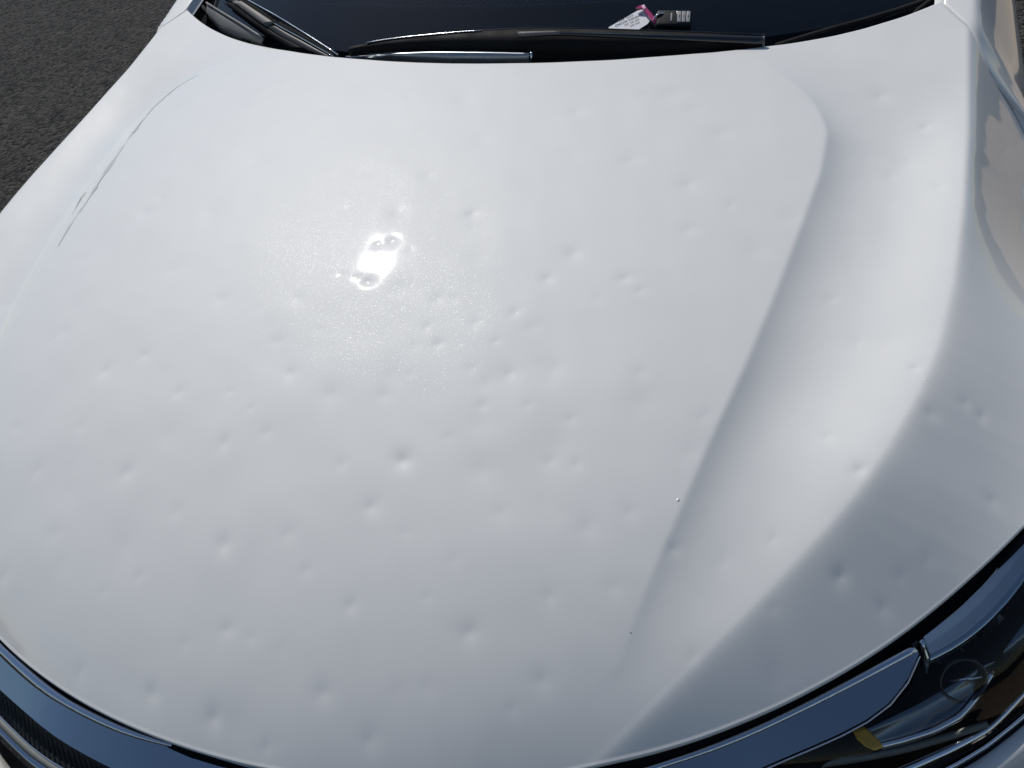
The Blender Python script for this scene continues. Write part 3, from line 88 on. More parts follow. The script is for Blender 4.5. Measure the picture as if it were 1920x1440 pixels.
'cap_b': [[-0.6648,1.2376,0.9741],[-0.6474,1.2238,0.9725],[-0.63,1.21,0.9708],[-0.6126,1.1961,0.9691],[-0.5947,1.183,0.9678],[-0.5749,1.1726,0.968],[-0.5551,1.1625,0.9682],[-0.5353,1.1523,0.9684],[-0.515,1.143,0.9688],[-0.4945,1.1345,0.9694],[-0.4739,1.1259,0.97],[-0.4533,1.1173,0.9706]],
'seal_r': [[0.4936,1.1308,0.976],[0.5058,1.1386,0.977],[0.5179,1.1464,0.9779],[0.5301,1.1542,0.9788],[0.5422,1.1621,0.9796],[0.5543,1.1699,0.9803],[0.5665,1.1777,0.9811],[0.5787,1.1855,0.9816],[0.591,1.1932,0.9821],[0.6032,1.2008,0.9825],[0.6154,1.2086,0.9829],[0.6273,1.2168,0.9834],[0.6392,1.2251,0.9839],[0.651,1.2334,0.9844],[0.6628,1.2419,0.9849],[0.6741,1.2508,0.9855],[0.6855,1.2597,0.9861],[0.6968,1.2687,0.9867],[0.7078,1.2781,0.9873],[0.7188,1.2875,0.9879]],
'seal_r2': [[0.6846,1.237,0.979],[0.6873,1.2416,0.9804],[0.69,1.2462,0.9817],[0.693,1.2507,0.983],[0.6961,1.255,0.984],[0.6993,1.2594,0.9851],[0.7026,1.2638,0.9861],[0.7059,1.2681,0.987],[0.7092,1.2724,0.9879],[0.7125,1.2767,0.9889]],
'fob': [[0.3063,1.1347,1.0139],[0.361,1.1447,1.0096],[0.3305,1.1535,1.0195],[0.3359,1.1273,1.0052]],
'tag': [[0.2336,1.1147,1.0097],[0.2408,1.1065,1.0047],[0.2536,1.1,0.9998],[0.2708,1.108,1.0015],[0.2757,1.1133,1.0035],[0.2934,1.1306,1.0098],[0.2969,1.1385,1.0133],[0.2799,1.1532,1.0233],[0.2736,1.1505,1.0228]],
'clip': [[0.2706,1.1485,1.0252],[0.2764,1.1535,1.027],[0.2821,1.1553,1.0271],[0.2914,1.148,1.022],[0.3083,1.1334,1.0119],[0.3099,1.1301,1.01],[0.3043,1.1282,1.0099],[0.2948,1.1367,1.0157],[0.2817,1.1493,1.024]],
'ring': [[0.306,1.1323,1.0207],[0.311,1.1367,1.0222],[0.3154,1.1402,1.0232]],
'dashline': [[-0.4111,1.2771,0.99],[-0.3775,1.2735,0.99],[-0.3439,1.2699,0.99],[-0.3103,1.2663,0.99],[-0.2767,1.263,0.99],[-0.2429,1.2606,0.99],[-0.2092,1.2584,0.99],[-0.1755,1.2562,0.99],[-0.1418,1.2547,0.99],[-0.108,1.2539,0.99],[-0.0742,1.2531,0.99],[-0.0404,1.2527,0.99],[-0.0066,1.2535,0.99],[0.0272,1.2542,0.99],[0.0609,1.2554,0.99],[0.0946,1.2581,0.99],[0.1283,1.261,0.99],[0.1619,1.264,0.99],[0.1954,1.2688,0.99],[0.2288,1.2739,0.99]],
}

# ---- hood shape: height of the panel over the plan (metres; x across the car, y from nose to windscreen) ----
RX=np.array(D['ridge'])          # (y, x) of the raised centre panel's edge
SX=np.array(D['shoulder'])       # (y, x) of the outer shoulder crease
FEC=D['front']
def front_y(x): x=np.abs(x); return FEC[0]*x**2+FEC[1]*x**4+FEC[2]*x**6
def front_z(x): x=np.abs(x); return FEC[3]-.039*x**2+.190*x**4
def zc(y): return .738+.58*y-.50*y*y+.18*y**3
def kx(y): return .128+.03*(1-sstep(.4,.9,y))
def zs_(y): u=y-.5; return .876+.196*u-.306*u*u+.3436*u**3
def zsx(x,y): w=sstep(.24,.46,y); return w*zs_(y)+(1-w)*(zc(y)-kx(y)*x*x)
def sstep(a,b,t): t=np.clip((t-a)/(b-a),0,1); return t*t*(3-2*t)
CT=np.linspace(0,1,201); CQ=1-np.maximum(1-CT/.62,0)**2.8
def hood_raw(x,y):
    x=np.abs(x)
    xr=np.interp(y,RX[:,0],RX[:,1]); xs=np.interp(y,SX[:,0],SX[:,1])
    g=(np.interp(y+.02,SX[:,0],SX[:,1])-np.interp(y-.02,SX[:,0],SX[:,1]))/.04
    k=kx(y)
    zin=zc(y)-k*x*x
    # channel between ridge and shoulder
    xk=np.minimum(xr,xs-.05)
    zr=zc(y)-k*xk*xk; zsh=zsx(xs,y)+.004*sstep(.2,.5,y)
    t=np.clip((x-xk)/(xs-xk),0,1)
    Dp=RD*sstep(.15,.52,y)*(1-sstep(.90,1.12,y))
    # slope of the inner panel carried over the ridge, easing to the shoulder height
    sl=-2*k*xk*(xs-xk)
    m1=-2*k*xs*(xs-xk)*(1-sstep(.16,.42,y))
    herm=zr+(sl)*(t-2*t*t+t**3)+(zsh-zr)*(3*t*t-2*t**3)+m1*(t**3-t*t)
    Ds=shoulder_drop(y)
    zch=herm-Dp*np.interp(t,CT,CQ)*(1-t)-t*(Dp*(1-sstep(.5,1.,t))+Ds*sstep(.5,1.,t))*np.interp(t,CT,CQ)
    s=np.maximum(x-xs,0)/np.sqrt(1+g*g)
    zout=zsh-Ds-((FALL+.6*sstep(.62,.95,y))*(s-.007*(1-np.exp(-s/.007)))+.35*s*s)
    z=np.where(x<xk,zin,np.where(x<xs,zch,zout))
    return z
RD=.0185; FALL=.56
def droop(x,y):   # nose: the last centimetres roll down to the front edge
    fx=np.clip(np.abs(x),0,.9); dn=np.maximum(y-front_y(fx),-.02)/np.sqrt(1+(2*FEC[0]*fx+4*FEC[1]*fx**3+6*FEC[2]*fx**5)**2)
    return np.interp(fx,AMX,AMZ)*np.exp(-np.maximum(dn,0)/.11)
def shoulder_drop(y): return .70*RD*sstep(.15,.52,y)*(1-sstep(.55,1.25,y))
def hood_s(x,y):
    z=0
    for d,w in ((-.003,.12),(-.0015,.23),(0,.30),(.0015,.23),(.003,.12)): z=z+w*hood_raw(x+d,y)
    return z-droop(x,y)

AMX=np.linspace(0,.9,91); AMZ=hood_raw(AMX,front_y(AMX))-front_z(AMX)
AMK=np.exp(-(np.arange(-15,16)/7.)**2); AMK/=AMK.sum()
AMZ=np.convolve(np.pad(AMZ,15,mode='edge'),AMK,'valid')

# ---------------------------------------------------------------- helpers
C=scene.collection
def mat(name): 
    m=bpy.data.materials.new(name); m.use_nodes=True; return m,m.node_tree.nodes,m.node_tree.links,m.node_tree.nodes['Principled BSDF']
def simple(name,col,rough=.5,metal=0.,coat=0.,bump=None,var=0.,spec=.5):
    m,n,l,b=mat(name)
    b.inputs['Base Color'].default_value=(*col,1); b.inputs['Roughness'].default_value=rough; b.inputs['Metallic'].default_value=metal
    b.inputs['Coat Weight'].default_value=coat; b.inputs['Coat Roughness'].default_value=.04; b.inputs['Specular IOR Level'].default_value=spec
    tc=n.new('ShaderNodeTexCoord')
    if var:
        nz=n.new('ShaderNodeTexNoise'); nz.inputs['Scale'].default_value=14; nz.inputs['Detail'].default_value=6; l.new(tc.outputs['Object'],nz.inputs[0])
        mr=n.new('ShaderNodeMapRange'); mr.inputs[1].default_value=.3; mr.inputs[2].default_value=.7; mr.inputs[3].default_value=rough*(1-var); mr.inputs[4].default_value=min(1,rough*(1+var)); l.new(nz.outputs[0],mr.inputs[0]); l.new(mr.outputs[0],b.inputs['Roughness'])
    if bump:
        nz=n.new('ShaderNodeTexNoise'); nz.inputs['Scale'].default_value=bump[0]; nz.inputs['Detail'].default_value=4; l.new(tc.outputs['Object'],nz.inputs[0])
        bp=n.new('ShaderNodeBump'); bp.inputs['Strength'].default_value=bump[1]; bp.inputs['Distance'].default_value=bump[2]; l.new(nz.outputs[0],bp.inputs['Height']); l.new(bp.outputs[0],b.inputs['Normal'])
    return m
def paint_material():
    m,n,l,b=mat('pearl_white_paint')
    tc=n.new('ShaderNodeTexCoord')
    b.inputs['Base Color'].default_value=(.80,.81,.815,1); b.inputs['Roughness'].default_value=.58
    b.inputs['Coat Weight'].default_value=1; b.inputs['Coat Roughness'].default_value=.035; b.inputs['Coat IOR'].default_value=1.5
    b.inputs['Specular IOR Level'].default_value=.15; b.inputs['Metallic'].default_value=.03
    # faint road film: the clear coat is a little duller in patches
    nz=n.new('ShaderNodeTexNoise'); nz.inputs['Scale'].default_value=5; nz.inputs['Detail'].default_value=8; nz.inputs['Roughness'].default_value=.65; l.new(tc.outputs['Object'],nz.inputs[0])
    mr=n.new('ShaderNodeMapRange'); mr.inputs[1].default_value=.35; mr.inputs[2].default_value=.7; mr.inputs[3].default_value=.035; mr.inputs[4].default_value=.07; l.new(nz.outputs[0],mr.inputs[0]); l.new(mr.outputs[0],b.inputs['Coat Roughness'])
    cr=n.new('ShaderNodeMix'); cr.data_type='RGBA'; cr.inputs[6].default_value=(.712,.712,.697,1); cr.inputs[7].default_value=(.702,.703,.688,1); l.new(nz.outputs[0],cr.inputs[0]); l.new(cr.outputs[2],b.inputs['Base Color'])
    # mica flakes: every cell tips its own way
    g=n.new('ShaderNodeNewGeometry')
    F_MASK=[]
    def flake(scale,amp):
        v=n.new('ShaderNodeTexVoronoi'); v.inputs['Scale'].default_value=scale; l.new(tc.outputs['Object'],v.inputs['Vector'])
        s=n.new('ShaderNodeVectorMath'); s.operation='SUBTRACT'; s.inputs[1].default_value=(.5,.5,.5); l.new(v.outputs['Color'],s.inputs[0])
        k=n.new('ShaderNodeVectorMath'); k.operation='SCALE'; k.inputs['Scale'].default_value=amp
        ab=n.new('ShaderNodeVectorMath'); ab.operation='ABSOLUTE'; l.new(s.outputs[0],ab.inputs[0]); mu=n.new('ShaderNodeVectorMath'); mu.operation='MULTIPLY'; l.new(s.outputs[0],mu.inputs[0]); l.new(ab.outputs[0],mu.inputs[1]); l.new(mu.outputs[0],k.inputs[0])
        F_MASK.append(v); a=n.new('ShaderNodeVectorMath'); a.operation='ADD'; l.new(g.outputs['Normal'],a.inputs[0]); l.new(k.outputs[0],a.inputs[1])
        q=n.new('ShaderNodeVectorMath'); q.operation='NORMALIZE'; l.new(a.outputs[0],q.inputs[0]); return q.outputs[0]
    gl=n.new('ShaderNodeBsdfGlossy'); gl.inputs['Color'].default_value=(.92,.95,1,1); gl.inputs['Roughness'].default_value=.19; l.new(flake(2300,.62),gl.inputs['Normal'])
    mx=n.new('ShaderNodeMixShader'); 
    sc=n.new('ShaderNodeSeparateColor'); l.new(F_MASK[0].outputs['Color'],sc.inputs[0])
    gt=n.new('ShaderNodeMath'); gt.operation='GREATER_THAN'; gt.inputs[1].default_value=.80; l.new(sc.outputs[2],gt.inputs[0])
    ml=n.new('ShaderNodeMath'); ml.operation='MULTIPLY_ADD'; ml.inputs[1].default_value=.0065; ml.inputs[2].default_value=.0006; l.new(gt.outputs[0],ml.inputs[0]); l.new(ml.outputs[0],mx.inputs[0])
    l.new(b.outputs[0],mx.inputs[1]); l.new(gl.outputs[0],mx.inputs[2])
    l.new(mx.outputs[0],n['Material Output'].inputs['Surface'])
    return m
def asphalt_material():
    m,n,l,b=mat('asphalt'); tc=n.new('ShaderNodeTexCoord')
    def noise(s,d=6,r=.6):
        x=n.new('ShaderNodeTexNoise'); x.inputs['Scale'].default_value=s; x.inputs['Detail'].default_value=d; x.inputs['Roughness'].default_value=r; l.new(tc.outputs['Object'],x.inputs[0]); return x
    v=n.new('ShaderNodeTexVoronoi'); v.inputs['Scale'].default_value=62; l.new(tc.outputs['Object'],v.inputs['Vector'])
    big=noise(1.3,6,.6); mid=noise(9,8,.7)
    r=n.new('ShaderNodeValToRGB'); r.color_ramp.elements[0].color=(.006,.006,.006,1); r.color_ramp.elements[1].color=(.092,.088,.084,1); r.color_ramp.elements[0].position=.15; r.color_ramp.elements[1].position=.98
    sx=n.new('ShaderNodeSeparateColor'); l.new(v.outputs['Color'],sx.inputs[0])
    a=n.new('ShaderNodeMath'); a.operation='MULTIPLY_ADD'; a.inputs[1].default_value=.95; l.new(sx.outputs[0],a.inputs[0]); l.new(mid.outputs[0],a.inputs[2])
    a2=n.new('ShaderNodeMath'); a2.operation='MULTIPLY_ADD'; a2.inputs[1].default_value=.55; a2.inputs[2].default_value=-.26; l.new(a.outputs[0],a2.inputs[0])
    a3=n.new('ShaderNodeMath'); a3.operation='MULTIPLY_ADD'; a3.inputs[1].default_value=.3; l.new(big.outputs[0],a3.inputs[0]); l.new(a2.outputs[0],a3.inputs[2])
    l.new(a3.outputs[0],r.inputs[0]); l.new(r.outputs[0],b.inputs['Base Color']); b.inputs['Roughness'].default_value=.9; b.inputs['Specular IOR Level'].default_value=.15
    bp=n.new('ShaderNodeBump'); bp.inputs['Distance'].default_value=.012; bp.inputs['Strength'].default_value=1.; bp.invert=True
    h=n.new('ShaderNodeMath'); h.operation='MULTIPLY_ADD'; h.inputs[1].default_value=1.1; l.new(v.outputs['Distance'],h.inputs[0]); l.new(mid.outputs[0],h.inputs[2]); l.new(h.outputs[0],bp.inputs['Height']); l.new(bp.outputs[0],b.inputs['Normal'])
    return m
def glass_material(name,tint,rough=.0,ior=1.5,dirt=0.):
    m,n,l,b=mat(name); n.remove(b)
    t=n.new('ShaderNodeBsdfTransparent'); t.inputs[0].default_value=(*tint,1)
    g=n.new('ShaderNodeBsdfGlossy'); g.inputs['Roughness'].default_value=rough
    f=n.new('ShaderNodeFresnel'); f.inputs[0].default_value=ior
    mx=n.new('ShaderNodeMixShader'); l.new(f.outputs[0],mx.inputs[0]); l.new(t.outputs[0],mx.inputs[1]); l.new(g.outputs[0],mx.inputs[2])
    out=mx
    if dirt:
        d=n.new('ShaderNodeBsdfDiffuse'); d.inputs[0].default_value=(.5,.53,.55,1)
        tc=n.new('ShaderNodeTexCoord'); nz=n.new('ShaderNodeTexNoise'); nz.inputs['Scale'].default_value=6; nz.inputs['Detail'].default_value=8
        l.new(tc.outputs['Object'],nz.inputs[0])
        mr=n.new('ShaderNodeMapRange'); mr.inputs[1].default_value=.35; mr.inputs[2].default_value=.8; mr.inputs[3].default_value=dirt*.4; mr.inputs[4].default_value=dirt; l.new(nz.outputs[0],mr.inputs[0])
        m2=n.new('ShaderNodeMixShader'); l.new(mr.outputs[0],m2.inputs[0]); l.new(mx.outputs[0],m2.inputs[1]); l.new(d.outputs[0],m2.inputs[2]); out=m2
    l.new(out.outputs[0],n['Material Output'].inputs['Surface']); return m
PAINT=paint_material(); ASPHALT=asphalt_material()
CHROME=simple('dark_chrome',(.44,.49,.54),.07,1.,var=.5)
BEVEL=simple('brushed_chrome',(.62,.66,.72),.14,1.,var=.4,bump=(260,.25,.0004))
BRIGHT=simple('bright_chrome',(.75,.77,.80),.06,1.,var=.4)
SATIN=simple('satin_silver',(.80,.83,.88),.20,1.,var=.4)
BLACK=simple('black_plastic',(.012,.012,.013),.45,bump=(900,.15,.0006),var=.2)
VOID=simple('black_liner',(.006,.006,.007),.9,spec=.1)
GLOSS=simple('gloss_black',(.010,.011,.013),.16,coat=.6,var=.4)
RUBBER=simple('rubber',(.009,.009,.010),.8,spec=.25,var=.2)
GREYP=simple('grey_cowl_plastic',(.16,.155,.15),.6,bump=(700,.3,.0006),var=.2)
DASH=simple('dashboard_vinyl',(.012,.020,.028),.75,bump=(420,.4,.0008))
SMOKE=simple('smoked_reflector',(.16,.19,.22),.28,.85,var=.3)
AMBER=simple('amber_plastic',(1.0,.52,.02),.5,coat=.4,bump=(300,.3,.0005))
DRLM=simple('running_lamp_plastic',(.90,.92,.94),.25,.0,coat=.5,var=.3)
GREYBAR=simple('grey_light_guide',(.20,.205,.19),.5,var=.3)
GLASS=glass_material('windscreen_glass',(.42,.52,.56),.0,ior=1.65,dirt=.008)
LENS=glass_material('headlight_lens',(.95,.97,.98),.0,ior=1.28,dirt=.004)
PAPER=simple('tag_paper',(.88,.87,.88),.55,coat=.2)
ARM=simple('wiper_arm_paint',(.30,.33,.35),.30,.7,var=.3)
INK=simple('tag_ink',(.08,.08,.10),.6)
PINK=simple('magenta_plastic',(.42,.05,.16),.25,coat=.5)
PINKL=simple('pale_pink_print',(.85,.55,.68),.4)
FOB=simple('fob_plastic',(.010,.0105,.012),.6,spec=.3,bump=(900,.2,.0005))
BUTTON=simple('fob_button',(.30,.30,.31),.5)
STEEL=simple('key_ring_steel',(.8,.8,.8),.12,1.)
def link(name,me,material,parent=None,smooth=True):
    o=bpy.data.objects.new(name,me); C.objects.link(o); o.parent=parent
    if material: me.materials.append(material)
    if smooth: me.polygons.foreach_set('use_smooth',np.ones(len(me.polygons),bool))
    return o
def grid_mesh(name,P,close=False):
    """P: (rows,cols,3) -> quad mesh"""
    r,c=P.shape[:2]; me=bpy.data.meshes.new(name); V=P.reshape(-1,3)
    i=np.arange((r-1)*(c-1)); a=(i//(c-1))*c+i%(c-1); q=np.stack([a,a+1,a+c+1,a+c],1)
    if close:
        j=np.arange(r-1)*c; q=np.r_[q,np.stack([j+c-1,j,j+c,j+2*c-1],1)]
    me.vertices.add(len(V)); me.vertices.foreach_set('co',V.astype(np.float32).ravel())
    me.loops.add(len(q)*4); me.loops.foreach_set('vertex_index',q.astype(np.int32).ravel())
    me.polygons.add(len(q)); me.polygons.foreach_set('loop_start',(np.arange(len(q))*4).astype(np.int32)); me.polygons.foreach_set('loop_total',np.full(len(q),4,np.int32))
    me.update(calc_edges=True); me.validate(); return me
def resample(P,n):
    P=np.asarray(P,float); d=np.r_[0,np.cumsum(np.linalg.norm(np.diff(P,axis=0),axis=1))]; t=np.linspace(0,d[-1],n)
    return np.stack([np.interp(t,d,P[:,i]) for i in range(P.shape[1])],1)
def mirror(P): P=np.array(P,float).copy(); P[...,0]*=-1; return P
def loft(name,rows,material,parent,n=40,sub=1,thick=.002,bulge=0.,smooth=True,flip=False):
    """sheet through several polylines, with real thickness"""
    R=[resample(r,n) for r in rows]; out=[]
    for a,b in zip(R[:-1],R[1:]):
        for k in range(sub):
            t=k/sub; p=a*(1-t)+b*t
            if bulge: p=p+np.array([0,-.35,.94])*bulge*4*t*(1-t)
            out.append(p)
    out.append(R[-1]); me=grid_mesh(name,np.array(out))
    bm=bmesh.new(); bm.from_mesh(me); bmesh.ops.recalc_face_normals(bm,faces=bm.faces)
    up=sum(f.normal.z*f.calc_area() for f in bm.faces)
    if (up<0)!=flip: bmesh.ops.reverse_faces(bm,faces=bm.faces)
    bm.to_mesh(me); bm.free()
    o=link(name,me,material,parent,smooth)
    if thick:
        md=o.modifiers.new('thickness','SOLIDIFY'); md.thickness=thick; md.offset=-1
    return o
def tube(name,pts,r,material,parent,n=8,cap=True):
    P=np.asarray(pts,float); bm=bmesh.new(); rings=[]
    for i,p in enumerate(P):
        t=Vector(P[min(i+1,len(P)-1)]-P[max(i-1,0)]).normalized(); a=t.orthogonal() if abs(t.z)>.95 else t.cross(Vector((0,0,1))).normalized(); a.normalize(); b=t.cross(a)
        rr=r if not hasattr(r,'__len__') else r[i]
        rings.append([bm.verts.new(Vector(p)+rr*(math.cos(k*2*math.pi/n)*a+math.sin(k*2*math.pi/n)*b)) for k in range(n)])
    for u,v in zip(rings[:-1],rings[1:]):
        for k in range(n): bm.faces.new((u[k],u[(k+1)%n],v[(k+1)%n],v[k]))
    if cap: bm.faces.new(rings[0][::-1]); bm.faces.new(rings[-1])
    bmesh.ops.recalc_face_normals(bm,faces=bm.faces); me=bpy.data.meshes.new(name); bm.to_mesh(me); bm.free()
    return link(name,me,material,parent)
def empty(name,loc=(0,0,0)):
    o=bpy.data.objects.new(name,None); C.objects.link(o); o.location=loc; o.empty_display_size=.1; return o
# ---------------------------------------------------------------- ground
bm=bmesh.new(); bmesh.ops.create_grid(bm,x_segments=2,y_segments=2,size=150); me=bpy.data.meshes.new('ground'); bm.to_mesh(me); bm.free()
ground=link('ground',me,ASPHALT,None,False); ground['kind']='structure'; ground['label']='dark grey asphalt of the lot around the car'
DIRT=simple('dry_dirt',(.45,.35,.24),.95,bump=(40,1.,.01))
_n=DIRT.node_tree.nodes; _l=DIRT.node_tree.links; _tc=_n.new('ShaderNodeTexCoord'); _z=_n.new('ShaderNodeTexNoise'); _z.inputs['Scale'].default_value=3; _z.inputs['Detail'].default_value=10; _z.inputs['Roughness'].default_value=.7; _l.new(_tc.outputs['Object'],_z.inputs[0])
_r=_n.new('ShaderNodeValToRGB'); _r.color_ramp.elements[0].position=.3; _r.color_ramp.elements[1].position=.7; _r.color_ramp.elements[0].color=(.30,.23,.155,1); _r.color_ramp.elements[1].color=(.52,.41,.29,1); _l.new(_z.outputs[0],_r.inputs[0]); _l.new(_r.outputs[0],_n['Principled BSDF'].inputs['Base Color'])
bm=bmesh.new(); ring=[]
for i in range(160):
    a=i*2*math.pi/160; rr=1+.05*math.sin(3*a+.4)+.035*math.sin(7*a+1)+.02*math.sin(17*a)+.012*math.sin(31*a+2)
    ring.append(bm.verts.new((6.9+5.1*rr*math.cos(a),2.6+5.2*rr*math.sin(a),.004)))
f=bm.faces.new(ring); f.normal_update()
if f.normal.z<0: f.normal_flip()
me=bpy.data.meshes.new('dirt_verge'); bm.to_mesh(me); bm.free(); verge=link('dirt_verge',me,DIRT,None,False); verge['kind']='structure'; verge['label']='dry tan dirt beside the asphalt, mirrored in the fender'
# ---------------------------------------------------------------- the car
car=empty('car'); car['label']='pearl white car with a hail-dented hood, parked on dark asphalt'; car['category']='car'
RC=D['rear']
def rear_y(x): x=np.clip(np.abs(x),0,.74); return sum(a*x**(2*i) for i,a in enumerate(RC))
# --- hood
NU,NV=660,460
SIDE=np.array(D['side']); cx=SIDE[0,0]; fxm=SIDE[-1,0]
fx=np.linspace(-fxm,fxm,4000); C0=resample(np.c_[fx,front_y(fx)+.0068],NU)
rx=np.linspace(-cx,cx,4000); C1=resample(np.c_[rx,rear_y(rx)],NU); C1[[0,-1],1]=SIDE[0,1]
Rc=resample(SIDE[::-1],NV); Lc=Rc*[-1,1]
C0[[0,-1]]=[Lc[0],Rc[0]]; C1[[0,-1]]=[Lc[-1],Rc[-1]]
u=np.linspace(0,1,NU)[None,:,None]; v=np.linspace(0,1,NV)[:,None,None]
XY=(1-v)*C0[None]+v*C1[None]+(1-u)*Lc[:,None]+u*Rc[:,None]-((1-u)*(1-v)*C0[0]+u*(1-v)*C0[-1]+(1-u)*v*C1[0]+u*v*C1[-1])
X,Y=XY[...,0],XY[...,1]; Z=hood_s(X,Y)
# long, faint waves in the sheet metal
for k in range(34):
    a=rng.uniform(0,2*math.pi); lam=rng.uniform(.035,.20); ph=rng.uniform(0,6.28)
    Z=Z+(.00052)*lam*np.sin((X*math.cos(a)+Y*math.sin(a))*2*math.pi/lam+ph)
# hail dents: hollow with a faint raised lip
def dent(x0,y0,s,k,asp=1.,ang=0.):
    global Z
    w=s*3.6; ii=np.where((np.abs(X-x0)<w)&(np.abs(Y-y0)<w))
    dx=X[ii]-x0; dy=Y[ii]-y0; ca,sa=math.cos(ang),math.sin(ang)
    r2=((dx*ca+dy*sa)**2+((dy*ca-dx*sa)*asp)**2)/(s*s)
    Z[ii]-=DENT*k*s*(np.exp(-r2*.5)*.80+.42*np.exp(-r2*2.4))
DENT=.15
for x0,y0,s,k in D['dents']: dent(x0,y0,max(s,.0046),k,rng.uniform(.8,1.25),rng.uniform(0,3.1))
for k in range(110):
    x0=rng.uniform(-.72,.72); y0=rng.uniform(.03,1.0)
    dent(x0,y0,rng.uniform(.005,.022),rng.uniform(.06,.30),rng.uniform(.75,1.3),rng.uniform(0,3.1))
P=np.stack([X,Y,Z],2)
# rolled hem all round
def hem(P):
    r,c=P.shape[:2]
    idx=[(0,j) for j in range(c)]+[(i,c-1) for i in range(1,r)]+[(r-1,j) for j in range(c-2,-1,-1)]+[(i,0) for i in range(r-2,0,-1)]
    ii=np.array(idx); L=P[ii[:,0],ii[:,1]]
    t=np.roll(L,-3,0)-np.roll(L,3,0); nn=np.c_[t[:,1],-t[:,0],0*t[:,0]]; nn/=np.linalg.norm(nn,axis=1)[:,None]+1e-9
    for _ in range(6): nn=(np.roll(nn,1,0)+nn+np.roll(nn,-1,0))/3
    nn/=np.linalg.norm(nn,axis=1)[:,None]
    dz=np.array([0,0,1.])
    rows=[L]+[L+nn*a-dz*b for a,b in ((.0012,.0006),(.0021,.0021),(.0024,.0042),(.0018,.0085),(-.004,.0100),(-.016,.0100))]
    return ii[:,0]*c+ii[:,1],rows
hi,rows=hem(P)
me=grid_mesh('hood',P)
nv=len(me.vertices); k=len(hi)
bm=bmesh.new(); bm.from_mesh(me); bm.verts.ensure_lookup_table()
prev=[bm.verts[i] for i in hi]
for rw in rows[1:]:
    cur=[bm.verts.new(p) for p in rw]
    for i in range(k):
        j=(i+1)%k; bm.faces.new((prev[i],cur[i],cur[j],prev[j]))
    prev=cur
bmesh.ops.recalc_face_normals(bm,faces=bm.faces)
bm.faces.ensure_lookup_table()
if bm.faces[NU*200+300].normal.z<0: bmesh.ops.reverse_faces(bm,faces=bm.faces)
bm.to_mesh(me); bm.free()
hood=link('hood',me,PAINT,car); hood['label']='pearl white hood covered in small hail dents'
# left ridge's dark reflection painted as grey ribbons, and specks of dust and grit
REFLECT_GREY=simple('painted_reflection_grey',(.44,.47,.48),.6,spec=.2,var=.2); DUST=simple('pale_dust',(.85,.85,.82),.9); GRIT=simple('dark_grit',(.06,.055,.05),.9)
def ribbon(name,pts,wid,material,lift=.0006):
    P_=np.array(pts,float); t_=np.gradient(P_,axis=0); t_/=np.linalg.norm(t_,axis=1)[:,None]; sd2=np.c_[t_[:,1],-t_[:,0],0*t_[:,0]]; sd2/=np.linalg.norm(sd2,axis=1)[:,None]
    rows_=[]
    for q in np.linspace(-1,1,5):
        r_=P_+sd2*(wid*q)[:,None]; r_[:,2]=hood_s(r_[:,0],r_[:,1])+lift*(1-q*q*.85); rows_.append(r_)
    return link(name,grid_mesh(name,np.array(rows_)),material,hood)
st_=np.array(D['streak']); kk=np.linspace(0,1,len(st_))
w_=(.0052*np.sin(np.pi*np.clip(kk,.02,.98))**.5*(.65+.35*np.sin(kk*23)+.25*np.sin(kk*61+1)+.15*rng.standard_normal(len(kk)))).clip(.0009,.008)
ribbon('reflection_streak',st_,w_,REFLECT_GREY)
s2=np.array(D['streak2']); ribbon('reflection_streak',s2,.0028*np.sin(np.pi*np.linspace(.08,.92,len(s2))),REFLECT_GREY)
def speck(name,x,y,z,r,material):
    bm=bmesh.new(); bmesh.ops.create_icosphere(bm,subdivisions=1,radius=r)
    for v_ in bm.verts: v_.co*=rng.uniform(.8,1.2); v_.co.z*=.10
    me=bpy.data.meshes.new(name); bm.to_mesh(me); bm.free(); o=link(name,me,material,hood); o.location=(x,y,z); e_=.004
    nv_=Vector((-(float(hood_s(x+e_,y))-float(hood_s(x-e_,y)))/(2*e_),-(float(hood_s(x,y+e_))-float(hood_s(x,y-e_)))/(2*e_),1)).normalized(); o.rotation_mode='QUATERNION'; o.rotation_quaternion=nv_.to_track_quat('Z','Y')
for x_,y_,z_,r_ in D['speck']: speck('dust_speck',x_,y_,z_,r_,DUST)
for x_,y_,z_,r_ in D['fleck']: speck('grit_speck',x_,y_,z_,r_,GRIT)
# dark liner that closes the panel gaps
st=10; Pl=P[::st,::st].copy(); cen=np.array([0,.62]); Pl[...,:2]=cen+(Pl[...,:2]-cen)*1.012; Pl[...,2]-=.028
link('engine_bay_liner',grid_mesh('engine_bay_liner',Pl),VOID,car)
